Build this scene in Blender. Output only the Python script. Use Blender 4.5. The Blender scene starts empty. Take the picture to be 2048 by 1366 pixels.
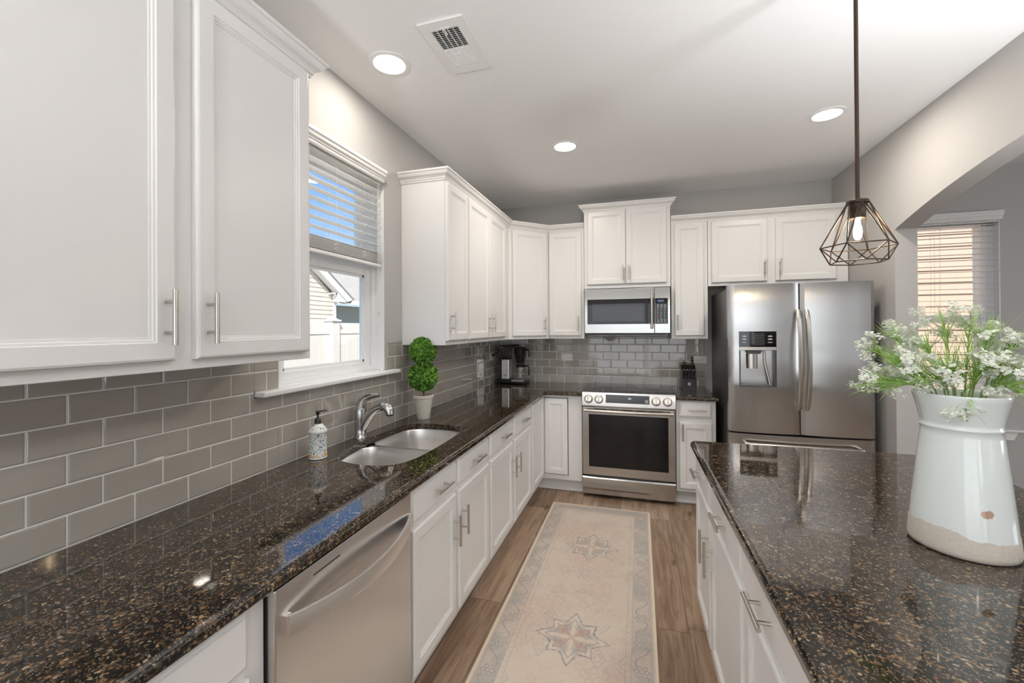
import bpy, bmesh, math, random, ast
from mathutils import Vector, Matrix
random.seed(7)
S = bpy.context.scene
C = S.collection
PI = math.pi
ZF = 0.02                 # floor level in the measuring frame; everything is lowered by this at the end
CEIL = 2.755
# ------------------------------------------------------------------ camera, view, sky, sun, daylight
cam_d = bpy.data.cameras.new('camera')
cam = bpy.data.objects.new('camera', cam_d)
C.objects.link(cam)
S.camera = cam
cam_d.sensor_width = 36
cam_d.lens = 843.94 / 2048 * 36
cam_d.shift_y = -30.04 / 2048
cam_d.clip_start = 0.03
yaw, pitch, roll = 0.2924, 0.0037, -0.006
fwd = Vector((-math.sin(yaw), math.cos(yaw), 0))
rgt = Vector((math.cos(yaw), math.sin(yaw), 0))
upv = Vector((0, 0, 1))
fwd, upv = fwd * math.cos(pitch) + upv * math.sin(pitch), upv * math.cos(pitch) - fwd * math.sin(pitch)
rgt, upv = rgt * math.cos(roll) + upv * math.sin(roll), upv * math.cos(roll) - rgt * math.sin(roll)
cam.matrix_world = Matrix(((rgt.x, upv.x, -fwd.x, 1.447), (rgt.y, upv.y, -fwd.y, -4.3162), (rgt.z, upv.z, -fwd.z, 1.4765), (0, 0, 0, 1)))
S.view_settings.view_transform = 'Standard'
S.view_settings.look = 'None'
S.view_settings.gamma = 1
S.view_settings.use_curve_mapping = False
S.view_settings.exposure = 0.3
S.cycles.use_denoising = True
S.cycles.max_bounces = 10
S.cycles.diffuse_bounces = 6
S.cycles.glossy_bounces = 5
S.cycles.transmission_bounces = 8
S.cycles.transparent_max_bounces = 16
S.cycles.sample_clamp_indirect = 6
S.cycles.caustics_reflective = False
S.cycles.caustics_refractive = False


def area(name, loc, rot, sx, sy, power, col, spread=180):
    l = bpy.data.lights.new(name, 'AREA')
    l.shape = 'RECTANGLE'
    l.size, l.size_y, l.energy, l.color = sx, sy, power, col
    l.spread = math.radians(spread)
    o = bpy.data.objects.new(name, l)
    o.location = loc
    o.rotation_euler = rot
    C.objects.link(o)
    return o


DAY = (0.86, 0.93, 1.0)
# daylight through windows behind the camera; side and dining ones are added, unseen
area('daylight_patio_door', (1.65, -8.48, 1.12), (PI / 2, 0, 0), 3.2, 2.0, 40, DAY)
area('daylight_rear_window', (3.95, -8.48, 1.45), (PI / 2, 0, 0), 0.7, 1.5, 11, DAY)
area('fill_side_window', (6.48, -6.5, 1.45), (PI / 2, 0, PI / 2), 1.6, 1.5, 6, DAY)
area('fill_dining_window', (6.48, -2.4, 1.5), (PI / 2, 0, PI / 2), 1.2, 1.5, 20, DAY)
sun = bpy.data.lights.new('sun', 'SUN')
sun.energy = 6.0
sun.angle = 0.02
sun.color = (1.0, 0.95, 0.86)
so = bpy.data.objects.new('sun', sun)
so.rotation_euler = (math.radians(38), math.radians(30), 0)
C.objects.link(so)


# ------------------------------------------------------------------ node helpers
class NT:
    def __init__(s, name, world=None):
        if world:
            s.t = world.node_tree
        else:
            s.m = bpy.data.materials.new(name)
            s.m.use_nodes = True
            s.t = s.m.node_tree
        s.t.nodes.clear()

    def n(s, typ, **kw):
        nd = s.t.nodes.new(typ)
        for k, v in kw.items():
            setattr(nd, k, v)
        return nd

    def set(s, nd, **kw):
        for k, v in kw.items():
            k = k.replace('_', ' ')
            i = nd.inputs[int(k)] if k.isdigit() else nd.inputs[k]
            if isinstance(v, bpy.types.NodeSocket):
                s.t.links.new(v, i)
            else:
                i.default_value = v
        return nd

    def math(s, op, *a):
        nd = s.n('ShaderNodeMath', operation=op)
        for i, v in enumerate(a):
            if isinstance(v, bpy.types.NodeSocket):
                s.t.links.new(v, nd.inputs[i])
            else:
                nd.inputs[i].default_value = v
        return nd.outputs[0]

    def ex(s, text, /, **env):
        ops = {ast.Add: 'ADD', ast.Sub: 'SUBTRACT', ast.Mult: 'MULTIPLY', ast.Div: 'DIVIDE', ast.Pow: 'POWER', ast.Mod: 'FLOORED_MODULO'}
        fn = dict(abs='ABSOLUTE', min='MINIMUM', max='MAXIMUM', sin='SINE', cos='COSINE', sqrt='SQRT', atan2='ARCTAN2', floor='FLOOR', fract='FRACT', gt='GREATER_THAN', lt='LESS_THAN')

        def ev(e):
            if isinstance(e, ast.Expression):
                return ev(e.body)
            if isinstance(e, ast.Constant):
                return float(e.value)
            if isinstance(e, ast.Name):
                return env[e.id]
            if isinstance(e, ast.UnaryOp):
                return s.math('MULTIPLY', ev(e.operand), -1.0)
            if isinstance(e, ast.BinOp):
                return s.math(ops[type(e.op)], ev(e.left), ev(e.right))
            if isinstance(e, ast.Call):
                a = [ev(x) for x in e.args]
                if e.func.id == 'sstep':
                    nd = s.n('ShaderNodeMapRange', interpolation_type='SMOOTHSTEP')
                    for i, v in ((0, a[2]), (1, a[0]), (2, a[1])):
                        if isinstance(v, bpy.types.NodeSocket):
                            s.t.links.new(v, nd.inputs[i])
                        else:
                            nd.inputs[i].default_value = v
                    return nd.outputs[0]
                return s.math(fn[e.func.id], *a)
        return ev(ast.parse(text.strip().replace('\n', ' '), mode='eval'))

    def mix(s, f, a, b, blend='MIX'):
        nd = s.n('ShaderNodeMix', data_type='RGBA', blend_type=blend)
        for i, v in ((0, f), (6, a), (7, b)):
            if isinstance(v, bpy.types.NodeSocket):
                s.t.links.new(v, nd.inputs[i])
            else:
                nd.inputs[i].default_value = v if i == 0 else (*v[:3], 1)
        return nd.outputs[2]

    def ramp(s, f, stops, interp='LINEAR'):
        nd = s.n('ShaderNodeValToRGB')
        cr = nd.color_ramp
        cr.interpolation = interp
        while len(cr.elements) < len(stops):
            cr.elements.new(0.5)
        for e, (p, c) in zip(cr.elements, stops):
            e.position = p
            e.color = (*c, 1) if len(c) == 3 else c
        s.t.links.new(f, nd.inputs[0])
        return nd.outputs[0]

    def obj(s):
        return s.n('ShaderNodeTexCoord').outputs['Object']

    def xyz(s, v):
        nd = s.n('ShaderNodeSeparateXYZ')
        s.t.links.new(v, nd.inputs[0])
        return nd.outputs

    def map(s, v, scale=(1, 1, 1), rot=(0, 0, 0), loc=(0, 0, 0)):
        nd = s.n('ShaderNodeMapping')
        s.set(nd, Vector=v, Scale=scale, Rotation=rot, Location=loc)
        return nd.outputs[0]

    def noise(s, v, scale, detail=3, rough=0.5, dist=0.0):
        nd = s.n('ShaderNodeTexNoise')
        s.set(nd, Vector=v, Scale=scale, Detail=detail, Roughness=rough, Distortion=dist)
        return nd.outputs

    def bump(s, h, strength, dist=0.002):
        nd = s.n('ShaderNodeBump')
        s.set(nd, Height=h, Strength=strength, Distance=dist)
        return nd.outputs[0]

    def bsdf(s, col, rough=0.5, metal=0.0, normal=None, **kw):
        b = s.n('ShaderNodeBsdfPrincipled')
        if not isinstance(col, bpy.types.NodeSocket):
            col = (*col[:3], 1)
        s.set(b, Base_Color=col, Roughness=rough, Metallic=metal)
        if normal is not None:
            s.set(b, Normal=normal)
        for k, v in kw.items():
            s.set(b, **{k: v})
        s.out(b.outputs[0])
        return b

    def out(s, sh):
        o = s.n('ShaderNodeOutputMaterial')
        s.t.links.new(sh, o.inputs[0])
        return s


def plain(name, col, rough=0.5, metal=0.0, var=0.03, scale=30, bump=0.0, **kw):
    """A surface of one colour with a faint noise in tone (and bump when asked)."""
    t = NT(name)
    v = t.obj()
    f = t.noise(v, scale, 3)[0]
    c = t.mix(f, tuple(max(0, x * (1 - var)) for x in col), tuple(min(1, x * (1 + var)) for x in col))
    t.bsdf(c, rough, metal, t.bump(f, bump) if bump else None, **kw)
    return t.m


M = {}
M['paint'] = plain('wall_paint', (0.50, 0.49, 0.475), 0.75, scale=90, bump=0.04)
M['ceiling'] = plain('ceiling_paint', (0.90, 0.90, 0.90), 0.85, var=0.01)
M['white'] = plain('cabinet_paint', (0.80, 0.795, 0.785), 0.32, var=0.008, scale=6)
M['trim'] = plain('white_trim', (0.86, 0.86, 0.85), 0.4, var=0.01)
M['vinyl'] = plain('white_vinyl', (0.85, 0.86, 0.87), 0.35, var=0.01)
M['blind'] = plain('blind_slat', (0.84, 0.835, 0.82), 0.45, var=0.02)
M['cord'] = plain('white_cord', (0.85, 0.85, 0.83), 0.7)
M['grout'] = plain('white_grout', (0.88, 0.865, 0.84), 0.8, scale=200)
M['nickel'] = plain('brushed_nickel', (0.60, 0.56, 0.51), 0.28, 1.0, var=0.04, scale=120)
M['chrome'] = plain('chrome', (0.75, 0.74, 0.72), 0.12, 1.0, var=0.01)
M['black'] = plain('black_plastic', (0.012, 0.012, 0.013), 0.3)
M['rubber'] = plain('dark_gap', (0.02, 0.02, 0.02), 0.7)
M['blackglass'] = plain('black_glass', (0.006, 0.006, 0.007), 0.04, var=0.0, Specular_IOR_Level=0.4)
M['bronze'] = plain('dark_bronze', (0.052, 0.034, 0.024), 0.42, 0.7, var=0.08)
M['bodygrey'] = plain('grey_appliance_side', (0.085, 0.08, 0.078), 0.35, 0.3)
M['steelknife'] = plain('knife_steel', (0.7, 0.7, 0.7), 0.2, 1.0)
M['mark'] = plain('pale_print', (0.62, 0.62, 0.6), 0.5)
M['markgrey'] = plain('grey_print', (0.16, 0.16, 0.16), 0.4)
M['redmark'] = plain('red_print', (0.5, 0.08, 0.1), 0.5)
M['ivory'] = plain('outlet_plastic', (0.84, 0.82, 0.78), 0.35, var=0.01)
M['dark'] = plain('dark_hollow', (0.01, 0.012, 0.015), 0.8)
M['wood'] = plain('raw_cabinet_wood', (0.48, 0.29, 0.14), 0.6, var=0.15, scale=20)
M['soil'] = plain('moss', (0.10, 0.08, 0.03), 0.9, var=0.6, scale=120, bump=0.4)
M['bark'] = plain('stem_bark', (0.13, 0.07, 0.035), 0.8, var=0.3)
M['greenstem'] = plain('green_stem', (0.27, 0.36, 0.12), 0.6, var=0.3)
M['ground'] = plain('pale_ground', (0.30, 0.29, 0.24), 0.9, var=0.2)
M['fence'] = plain('fence_vinyl', (0.80, 0.79, 0.77), 0.45, var=0.01)


def stainless(name, col, rough, aniso=0.75, rot=0.0):
    t = NT(name)
    v = t.obj()
    g = t.noise(t.map(v, (3, 3, 500)), 1.0, 2)[0]
    tg = t.n('ShaderNodeTangent', direction_type='RADIAL', axis='Z')
    c = t.mix(g, tuple(x * 0.96 for x in col), tuple(min(1, x * 1.04) for x in col))
    t.bsdf(c, rough, 1.0, None, Anisotropic=aniso, Anisotropic_Rotation=rot, Tangent=tg.outputs[0])
    return t.m


M['steel'] = stainless('stainless_steel', (0.53, 0.52, 0.505), 0.2, 1.0)
M['dwsteel'] = stainless('dishwasher_steel', (0.70, 0.70, 0.705), 0.26, 0.9)
M['sinksteel'] = plain('satin_sink_steel', (0.78, 0.77, 0.755), 0.32, 1.0, var=0.03, scale=200)
M['faucet'] = plain('faucet_steel', (0.50, 0.49, 0.475), 0.2, 1.0, var=0.02)


def tile_mat():
    t = NT('glass_subway_tile')
    v = t.obj()
    w = t.noise(v, 9.0, 1)[0]
    c = t.mix(t.noise(v, 4, 2)[0], (0.39, 0.36, 0.315), (0.44, 0.41, 0.365))
    t.bsdf(c, 0.05, 0.0, t.bump(w, 0.06, 0.01), Specular_IOR_Level=0.6, Coat_Weight=0.45, Coat_Roughness=0.02)
    return t.m


M['tile'] = tile_mat()


def granite():
    t = NT('polished_brown_granite')
    v = t.obj()
    wob = t.noise(v, 60, 2)
    nd = t.n('ShaderNodeVectorMath', operation='MULTIPLY_ADD')
    t.set(nd, **{'0': wob[1], '1': (0.010, 0.010, 0.010), '2': v})
    vo = t.n('ShaderNodeTexVoronoi')
    t.set(vo, Vector=nd.outputs[0], Scale=190.0)
    r = t.xyz(vo.outputs['Color'])
    base = t.ramp(r[0], [(0, (0.006, 0.006, 0.007)), (0.40, (0.016, 0.011, 0.008)), (0.60, (0.055, 0.032, 0.016)), (0.77, (0.155, 0.088, 0.038)), (0.87, (0.085, 0.076, 0.064)), (0.955, (0.29, 0.22, 0.14))], 'CONSTANT')
    big = t.ramp(t.noise(v, 22, 3, 0.6)[0], [(0.35, (0.35, 0.35, 0.38)), (0.62, (1.15, 1.1, 1.05))])
    col = t.mix(1.0, base, big, 'MULTIPLY')
    fine = t.n('ShaderNodeTexVoronoi')
    t.set(fine, Vector=v, Scale=420.0)
    fr = t.xyz(fine.outputs['Color'])
    col = t.mix(t.ex('gt(a,0.93)*0.55', a=fr[1]), col, (0.30, 0.23, 0.15))
    t.bsdf(col, 0.055, 0.0, None, Specular_IOR_Level=0.62, Coat_Weight=0.35, Coat_Roughness=0.02)
    return t.m


M['granite'] = granite()


def floor_mat():
    t = NT('brown_plank_floor')
    v = t.obj()
    p = t.xyz(v)
    row = t.ex('floor(x/0.185)', x=p[0])
    wn = t.n('ShaderNodeTexWhiteNoise', noise_dimensions='1D')
    t.set(wn, W=row)
    ys = t.ex('y/1.22+r*7.3', y=p[1], r=wn.outputs[0])
    idx = t.ex('row*17.31+floor(ys)*3.77', row=row, ys=ys)
    w2 = t.n('ShaderNodeTexWhiteNoise', noise_dimensions='1D')
    t.set(w2, W=idx)
    gap = t.ex('min(1, gt(0.0016, abs(fract(x/0.185+0.5)-0.5)*0.185)+gt(0.0014,abs(fract(ys+0.5)-0.5)*1.22))', x=p[0], ys=ys)
    cmb = t.n('ShaderNodeCombineXYZ')
    t.set(cmb, X=t.ex('x*9', x=p[0]), Y=t.ex('y*0.9+i*5.1', y=p[1], i=idx), Z=t.ex('i*2.3', i=idx))
    g1 = t.noise(cmb.outputs[0], 2.0, 5, 0.62, 1.4)[0]
    cmb2 = t.n('ShaderNodeCombineXYZ')
    t.set(cmb2, X=t.ex('x*90', x=p[0]), Y=t.ex('y*2.2+i', y=p[1], i=idx), Z=0.0)
    g2 = t.noise(cmb2.outputs[0], 1.5, 3, 0.6, 0.3)[0]
    vk = t.n('ShaderNodeTexVoronoi')
    t.set(vk, Vector=t.map(v, (6.0, 2.2, 1)), Scale=1.0)
    knot = t.ex('sstep(0.16,0.02,d)', d=vk.outputs['Distance'])
    f = t.ex('min(1,max(0, 0.5+(g-0.5)*0.95+0.30*(h-0.5)+(r-0.5)*0.30-k*0.38-0.03))', g=g1, h=g2, r=w2.outputs[0], k=knot)
    c = t.ramp(f, [(0.08, (0.095, 0.055, 0.034)), (0.38, (0.235, 0.155, 0.102)), (0.62, (0.385, 0.27, 0.188)), (0.95, (0.53, 0.40, 0.295))])
    c = t.mix(t.ex('g*0.75', g=gap), c, (0.05, 0.03, 0.02))
    t.bsdf(c, 0.38, 0, t.bump(g2, 0.12, 0.001), Specular_IOR_Level=0.4)
    return t.m


M['floor'] = floor_mat()


def rug_mat():
    """Faded oriental runner: borders, lines and two stars drawn from the rug's own coordinates (metres, origin at its far middle)."""
    t = NT('faded_oriental_rug')
    v = t.obj()
    p = t.xyz(v)
    wob = t.noise(v, 14, 2)
    wo = t.xyz(wob[1])
    u = t.ex('abs(x)+(w-0.5)*0.006', x=p[0], w=wo[0])
    us = t.ex('x+(w-0.5)*0.008', x=p[0], w=wo[0])
    q = t.ex('(0-1)*y+(w-0.5)*0.006', y=p[1], w=wo[1])
    e = t.ex('min(0.381-u, min(q, 2.44-q))', u=u, q=q)                # distance in from the edge
    n1 = t.noise(v, 5, 3, 0.6)[0]
    n2 = t.noise(v, 55, 4, 0.7)[0]
    n3 = t.noise(t.map(v, (500, 40, 1)), 1.0, 2)[0]
    n4 = t.noise(t.map(v, (40, 500, 1)), 1.0, 2)[0]
    n5 = t.noise(t.map(v, (1, 1, 1), loc=(3, 5, 1)), 3.2, 3, 0.6)[0]
    wear = t.ex('sstep(0.36,0.66,a)*sstep(0.30,0.62,b*0.5+c*0.25+d*0.25)', a=n1, b=n2, c=n3, d=n4)
    base = t.mix(t.ex('sstep(0.38,0.68,n)*0.9', n=n5), (0.60, 0.515, 0.43), (0.575, 0.435, 0.355))
    base = t.mix(t.ex('a*0.30', a=n2), base, (0.70, 0.63, 0.55))
    # floral border between two guard lines
    band = t.ex('gt(e,0.022)*gt(0.112,e)', e=e)
    base = t.mix(t.ex('b*(0.22+0.70*sstep(0.44,0.60,n))*0.9', b=band, n=n1), base, (0.32, 0.322, 0.322))
    a = t.ex('fract(q/0.17)*0.17-0.085', q=q)
    dx = t.ex('e-0.067', e=e)
    rr = t.ex('sqrt(a*a+d*d)', a=a, d=dx)
    th = t.ex('atan2(a,d)', a=a, d=dx)
    flower = t.ex('sstep(0.006,0.0025,abs(r-0.026-0.006*cos(6*t)))+sstep(0.004,0.002,abs(r-0.012))', r=rr, t=th)
    petal = t.ex('sstep(0.030,0.022,r-0.006*cos(6*t))*sstep(0.013,0.015,r)', r=rr, t=th)
    leafy = t.ex('sstep(0.006,0.002,abs(d-0.028*sin(q*37)))*gt(r,0.034)', d=dx, q=q, r=rr)
    base = t.mix(t.ex('b*p*0.55', b=band, p=petal), base, (0.60, 0.50, 0.40))
    base = t.mix(t.ex('b*min(1,f+l)*0.6', b=band, f=flower, l=leafy), base, (0.27, 0.26, 0.26))
    line = t.ex('min(1,sstep(0.0035,0.0015,abs(e-0.022))+sstep(0.0035,0.0015,abs(e-0.112))+sstep(0.003,0.001,abs(e-0.136))+sstep(0.003,0.001,abs(e-0.030)))', e=e)
    base = t.mix(t.ex('l*(0.25+0.5*n)', l=line, n=n1), base, (0.36, 0.31, 0.28))
    dots = t.ex('sstep(0.25,0.6,cos(q*210)*cos(u*210))*gt(e,0.114)*gt(0.134,e)', q=q, u=u, e=e)
    base = t.mix(t.ex('d*0.28', d=dots), base, (0.40, 0.33, 0.29))
    # scattered field ornament
    ga = t.ex('fract(us/0.127+0.5)*0.127-0.0635', us=us)
    gb = t.ex('fract(q/0.2125)*0.2125-0.106', q=q)
    gr = t.ex('abs(a)+abs(b)*0.62', a=ga, b=gb)
    orn = t.ex('(sstep(0.006,0.0025,abs(r-0.036))+sstep(0.005,0.002,abs(r-0.018)))*gt(e,0.14)', r=gr, e=e)
    base = t.mix(t.ex('min(1,o)*sstep(0.40,0.56,n)*0.55', o=orn, n=n1), base, (0.36, 0.33, 0.31))
    # the two star medallions
    qq = t.ex('abs(q-1.075)-0.425', q=q)
    r = t.ex('sqrt(x*x+y*y)', x=us, y=qq)
    th = t.ex('atan2(y,x)', x=us, y=qq)
    R = t.ex('0.085+0.085*(1-abs(sin(2*t)))**1.5+0.060*(1-abs(cos(2*t)))**1.5+(n-0.5)*0.02', t=th, n=n2)
    star = t.ex('sstep(0.006,-0.006,r-R)', r=r, R=R)
    base = t.mix(t.ex('s*0.45', s=star), base, (0.50, 0.44, 0.39))
    ring = t.ex('min(1,sstep(0.008,0.003,abs(r-R))+0.8*sstep(0.006,0.002,abs(r-R*0.74))+0.7*sstep(0.006,0.002,abs(r-R*0.48)))', r=r, R=R)
    base = t.mix(t.ex('g*(0.15+0.95*sstep(0.38,0.60,n))', g=ring, n=n2), base, (0.20, 0.195, 0.20))
    cell = t.ex('star*sstep(0.55,0.75,abs(sin(4*t)))*gt(r,R*0.55)*gt(R*0.92,r)', star=star, t=th, r=r, R=R)
    base = t.mix(t.ex('c*0.5', c=cell), base, (0.33, 0.33, 0.335))
    rose = t.ex('star*sstep(0.1,0.6,cos(4*t+3.1416))*gt(R*0.72,r)', star=star, t=th, R=R, r=r)
    base = t.mix(t.ex('a*0.55', a=rose), base, (0.42, 0.255, 0.21))
    spoke = t.ex('sstep(0.011,0.006,abs(sin(2*t))*r*0.5)*gt(0.11,r)*gt(r,0.018)', t=th, r=r)
    base = t.mix(t.ex('a*0.8', a=spoke), base, (0.66, 0.57, 0.46))
    k = t.ex('abs(cos(4*t))*sstep(0.012,0.004,abs(r-R*0.86))', t=th, r=r, R=R)
    base = t.mix(t.ex('a*0.5', a=k), base, (0.70, 0.65, 0.58))
    vs_ = t.n('ShaderNodeTexVoronoi', feature='DISTANCE_TO_EDGE')
    t.set(vs_, Vector=t.map(v, (34, 34, 1)), Scale=1.0)
    base = t.mix(t.ex('sstep(0.10,0.03,d)*gt(e,0.020)*sstep(0.40,0.60,n)*0.34', d=vs_.outputs['Distance'], e=e, n=n5), base, (0.33, 0.31, 0.30))
    base = t.mix(t.ex('sstep(0.50,0.68,n)*gt(e,0.02)*0.35', n=n2, e=e), base, (0.42, 0.39, 0.36))
    base = t.mix(t.ex('w*0.42', w=wear), base, (0.635, 0.555, 0.47))
    base = t.mix(t.ex('gt(0.012,e)', e=e), base, (0.72, 0.62, 0.49))
    t.bsdf(base, 0.95, 0, t.bump(n2, 0.3, 0.002), Specular_IOR_Level=0.1)
    return t.m


M['rug'] = rug_mat()


def glass_mat(name, tint=(1, 1, 1), refl=0.08):
    t = NT(name)
    tr = t.n('ShaderNodeBsdfTransparent')
    tr.inputs[0].default_value = (*tint, 1)
    gl = t.n('ShaderNodeBsdfGlossy')
    gl.inputs['Roughness'].default_value = 0.01
    lw = t.n('ShaderNodeLayerWeight')
    lw.inputs[0].default_value = 0.35
    mx = t.n('ShaderNodeMixShader')
    t.t.links.new(t.ex('f*0.28+%f' % refl, f=lw.outputs['Facing']), mx.inputs[0])
    t.t.links.new(tr.outputs[0], mx.inputs[1])
    t.t.links.new(gl.outputs[0], mx.inputs[2])
    t.out(mx.outputs[0])
    return t.m


M['glass'] = glass_mat('window_glass', (0.97, 0.99, 0.99), 0.02)
M['jar'] = glass_mat('clear_glass', (0.93, 0.93, 0.92), 0.06)
M['smoke'] = glass_mat('smoked_plastic', (0.45, 0.42, 0.40), 0.06)


def emit(name, col, s):
    t = NT(name)
    e = t.n('ShaderNodeEmission')
    e.inputs[0].default_value = (*col, 1)
    e.inputs[1].default_value = s
    t.out(e.outputs[0])
    return t.m


M['lamp'] = emit('lamp_lens', (1.0, 0.95, 0.86), 9)
M['bulb'] = emit('bulb_glow', (1.0, 0.74, 0.45), 220)
M['led'] = emit('blue_white_display', (0.55, 0.7, 1.0), 2.5)


def siding_mat(name, a, b):
    t = NT(name)
    v = t.obj()
    t.bsdf(t.mix(t.noise(t.map(v, (1, 1, 14)), 2, 3)[0], a, b), 0.7)
    return t.m


M['siding'] = siding_mat('cream_siding', (0.70, 0.61, 0.53), (0.76, 0.67, 0.59))
M['peach'] = siding_mat('peach_siding', (0.56, 0.385, 0.29), (0.62, 0.44, 0.34))
M['shadesiding'] = siding_mat('shaded_siding', (0.26, 0.29, 0.26), (0.31, 0.34, 0.31))  # rear wing's shade put into its grey-green siding colour


def shingle():
    t = NT('grey_shingles')
    b = t.n('ShaderNodeTexBrick')
    t.set(b, Vector=t.obj(), Color1=(0.36, 0.34, 0.325, 1), Color2=(0.45, 0.42, 0.40, 1), Mortar=(0.27, 0.25, 0.24, 1), Scale=1.0, Mortar_Size=0.012, Brick_Width=0.3, Row_Height=0.16)
    t.bsdf(b.outputs[0], 0.9)
    return t.m


M['shingle'] = shingle()


def leaf_mat(name, a, b, sc=60):
    t = NT(name)
    v = t.obj()
    nd = t.n('ShaderNodeTexVoronoi')
    t.set(nd, Vector=v, Scale=float(sc))
    t.bsdf(t.mix(t.xyz(nd.outputs['Color'])[0], a, b), 0.5, 0, None, Subsurface_Weight=0.0, Specular_IOR_Level=0.3)
    return t.m


M['boxleaf'] = leaf_mat('boxwood_leaf', (0.015, 0.10, 0.012), (0.26, 0.50, 0.07), 110)
M['fennel'] = leaf_mat('feathery_leaf', (0.20, 0.42, 0.05), (0.42, 0.62, 0.17), 40)
M['floret'] = leaf_mat('white_floret', (0.80, 0.84, 0.70), (0.93, 0.93, 0.90), 150)
M['pot'] = plain('white_clay_pot', (0.70, 0.66, 0.58), 0.8, var=0.10, scale=60, bump=0.15)


def vase_mat():
    t = NT('pale_celadon_glaze')
    v = t.obj()
    p = t.xyz(v)
    n = t.noise(v, 22, 3, 0.6)[0]
    th = t.ex('atan2(y,x)', x=p[0], y=p[1])
    raw = t.ex('gt(0.056+(n-0.5)*0.035+0.008*sin(t*2+1), z)', n=n, z=p[2], t=th)
    nf = t.noise(v, 90, 4, 0.7)[0]
    clay = t.mix(nf, (0.52, 0.46, 0.39), (0.72, 0.67, 0.59))
    gl = t.mix(t.noise(v, 7, 3)[0], (0.76, 0.825, 0.795), (0.83, 0.87, 0.85))
    # two small chips in the glaze
    chip = t.ex('gt(0.010+(n-0.5)*0.012, sqrt((x+0.004)*(x+0.004)*0.8+(y+0.09)*(y+0.09)*0.6+(z-0.115)*(z-0.115)))', n=nf, x=p[0], y=p[1], z=p[2])
    gl = t.mix(chip, gl, (0.50, 0.33, 0.24))
    t.bsdf(t.mix(raw, gl, clay), t.ex('0.12+r*0.7', r=raw), 0, t.bump(nf, t.ex('0.05+r*0.5', r=raw), 0.002), Coat_Weight=t.ex('0.4*(1-r)', r=raw), Coat_Roughness=0.04)
    return t.m


M['vase'] = vase_mat()


def soap_mat():
    t = NT('painted_soap_bottle')
    v = t.obj()
    p = t.xyz(v)
    n = t.noise(v, 95, 2, 0.5, 1.6)[0]
    n2 = t.noise(t.map(v, loc=(2, 1, 4)), 130, 2, 0.5, 1.2)[0]
    zone = t.ex('gt(z,0.010)*gt(0.112,z)+gt(z,0.126)', z=p[2])
    c = t.mix(t.ex('z*sstep(0.56,0.60,n)', z=zone, n=n), (0.82, 0.81, 0.76), (0.05, 0.16, 0.28))
    c = t.mix(t.ex('z*sstep(0.60,0.64,n)', z=zone, n=n2), c, (0.12, 0.36, 0.42))
    vo = t.n('ShaderNodeTexVoronoi')
    t.set(vo, Vector=t.map(v, (1, 1, 0.8)), Scale=30.0)
    c = t.mix(t.ex('z*gt(0.26,d)*gt(0.112,q)', z=zone, d=vo.outputs['Distance'], q=p[2]), c, (0.80, 0.40, 0.07))
    band = t.ex('gt(0.0014,abs(z-0.011))+gt(0.0014,abs(z-0.111))', z=p[2])
    c = t.mix(t.ex('b*0.7', b=band), c, (0.20, 0.22, 0.30))
    t.bsdf(c, 0.2)
    return t.m


M['soap'] = soap_mat()

w = bpy.data.worlds.new('sky')
S.world = w
w.use_nodes = True
t = NT('', w)
tc = t.n('ShaderNodeTexCoord').outputs['Generated']
pz = t.xyz(tc)
skyc = t.ramp(pz[2], [(0.0, (0.62, 0.78, 0.97)), (0.10, (0.48, 0.68, 0.97)), (0.28, (0.24, 0.46, 0.90)), (0.6, (0.20, 0.42, 0.86))])
cl = t.noise(t.map(tc, (1, 1, 3.2)), 5.5, 5, 0.6)[0]
skyc = t.mix(t.ex('sstep(0.55,0.75,c)*0.8', c=cl), skyc, (0.95, 0.95, 0.97))
skyc = t.mix(t.ex('sstep(0.40,0.56,z)*(0.55+0.4*c)', z=pz[2], c=cl), skyc, (0.92, 0.94, 0.97))
bg = t.n('ShaderNodeBackground')
t.set(bg, Color=skyc, Strength=1.1)
ow = t.n('ShaderNodeOutputWorld')
t.t.links.new(bg.outputs[0], ow.inputs[0])


# ------------------------------------------------------------------ mesh helpers
def BM():
    return bmesh.new()


def box(bm, x0, x1, y0, y1, z0, z1, bev=0.0, seg=2, mi=0):
    r = bmesh.ops.create_cube(bm, size=1.0, matrix=Matrix.Translation(((x0 + x1) / 2, (y0 + y1) / 2, (z0 + z1) / 2)) @ Matrix.Diagonal((abs(x1 - x0), abs(y1 - y0), abs(z1 - z0), 1)))
    if bev:
        es = list({e for v in r['verts'] for e in v.link_edges})
        bmesh.ops.bevel(bm, geom=es, offset=bev, segments=seg, profile=0.5, affect='EDGES')
    return bm


def tube(bm, pts, r, seg=10, caps=True, rx=None):
    """Tube along points; r a number or one radius per point; rx=(a,b) makes the section an a x b ellipse in (normal, binormal)."""
    pts = [Vector(p) for p in pts]
    n = len(pts)
    rs = r if isinstance(r, (list, tuple)) else [r] * n
    d0 = (pts[1] - pts[0]).normalized()
    ref = Vector((0, 0, 1)) if abs(d0.z) < 0.9 else Vector((0, 1, 0))
    nn = (ref - d0 * ref.dot(d0)).normalized()
    rings = []
    for i in range(n):
        d = (pts[min(i + 1, n - 1)] - pts[max(i - 1, 0)]).normalized()
        nn = (nn - d * nn.dot(d)).normalized()
        b = d.cross(nn)
        a_, b_ = rx if rx else (1, 1)
        rings.append([bm.verts.new(pts[i] + nn * (math.cos(t) * rs[i] * a_) + b * (math.sin(t) * rs[i] * b_)) for t in [2 * PI * k / seg for k in range(seg)]])
    for i in range(n - 1):
        for k in range(seg):
            bm.faces.new((rings[i][k], rings[i][(k + 1) % seg], rings[i + 1][(k + 1) % seg], rings[i + 1][k]))
    if caps:
        bm.faces.new(rings[0][::-1])
        bm.faces.new(rings[-1])
    return bm


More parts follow.
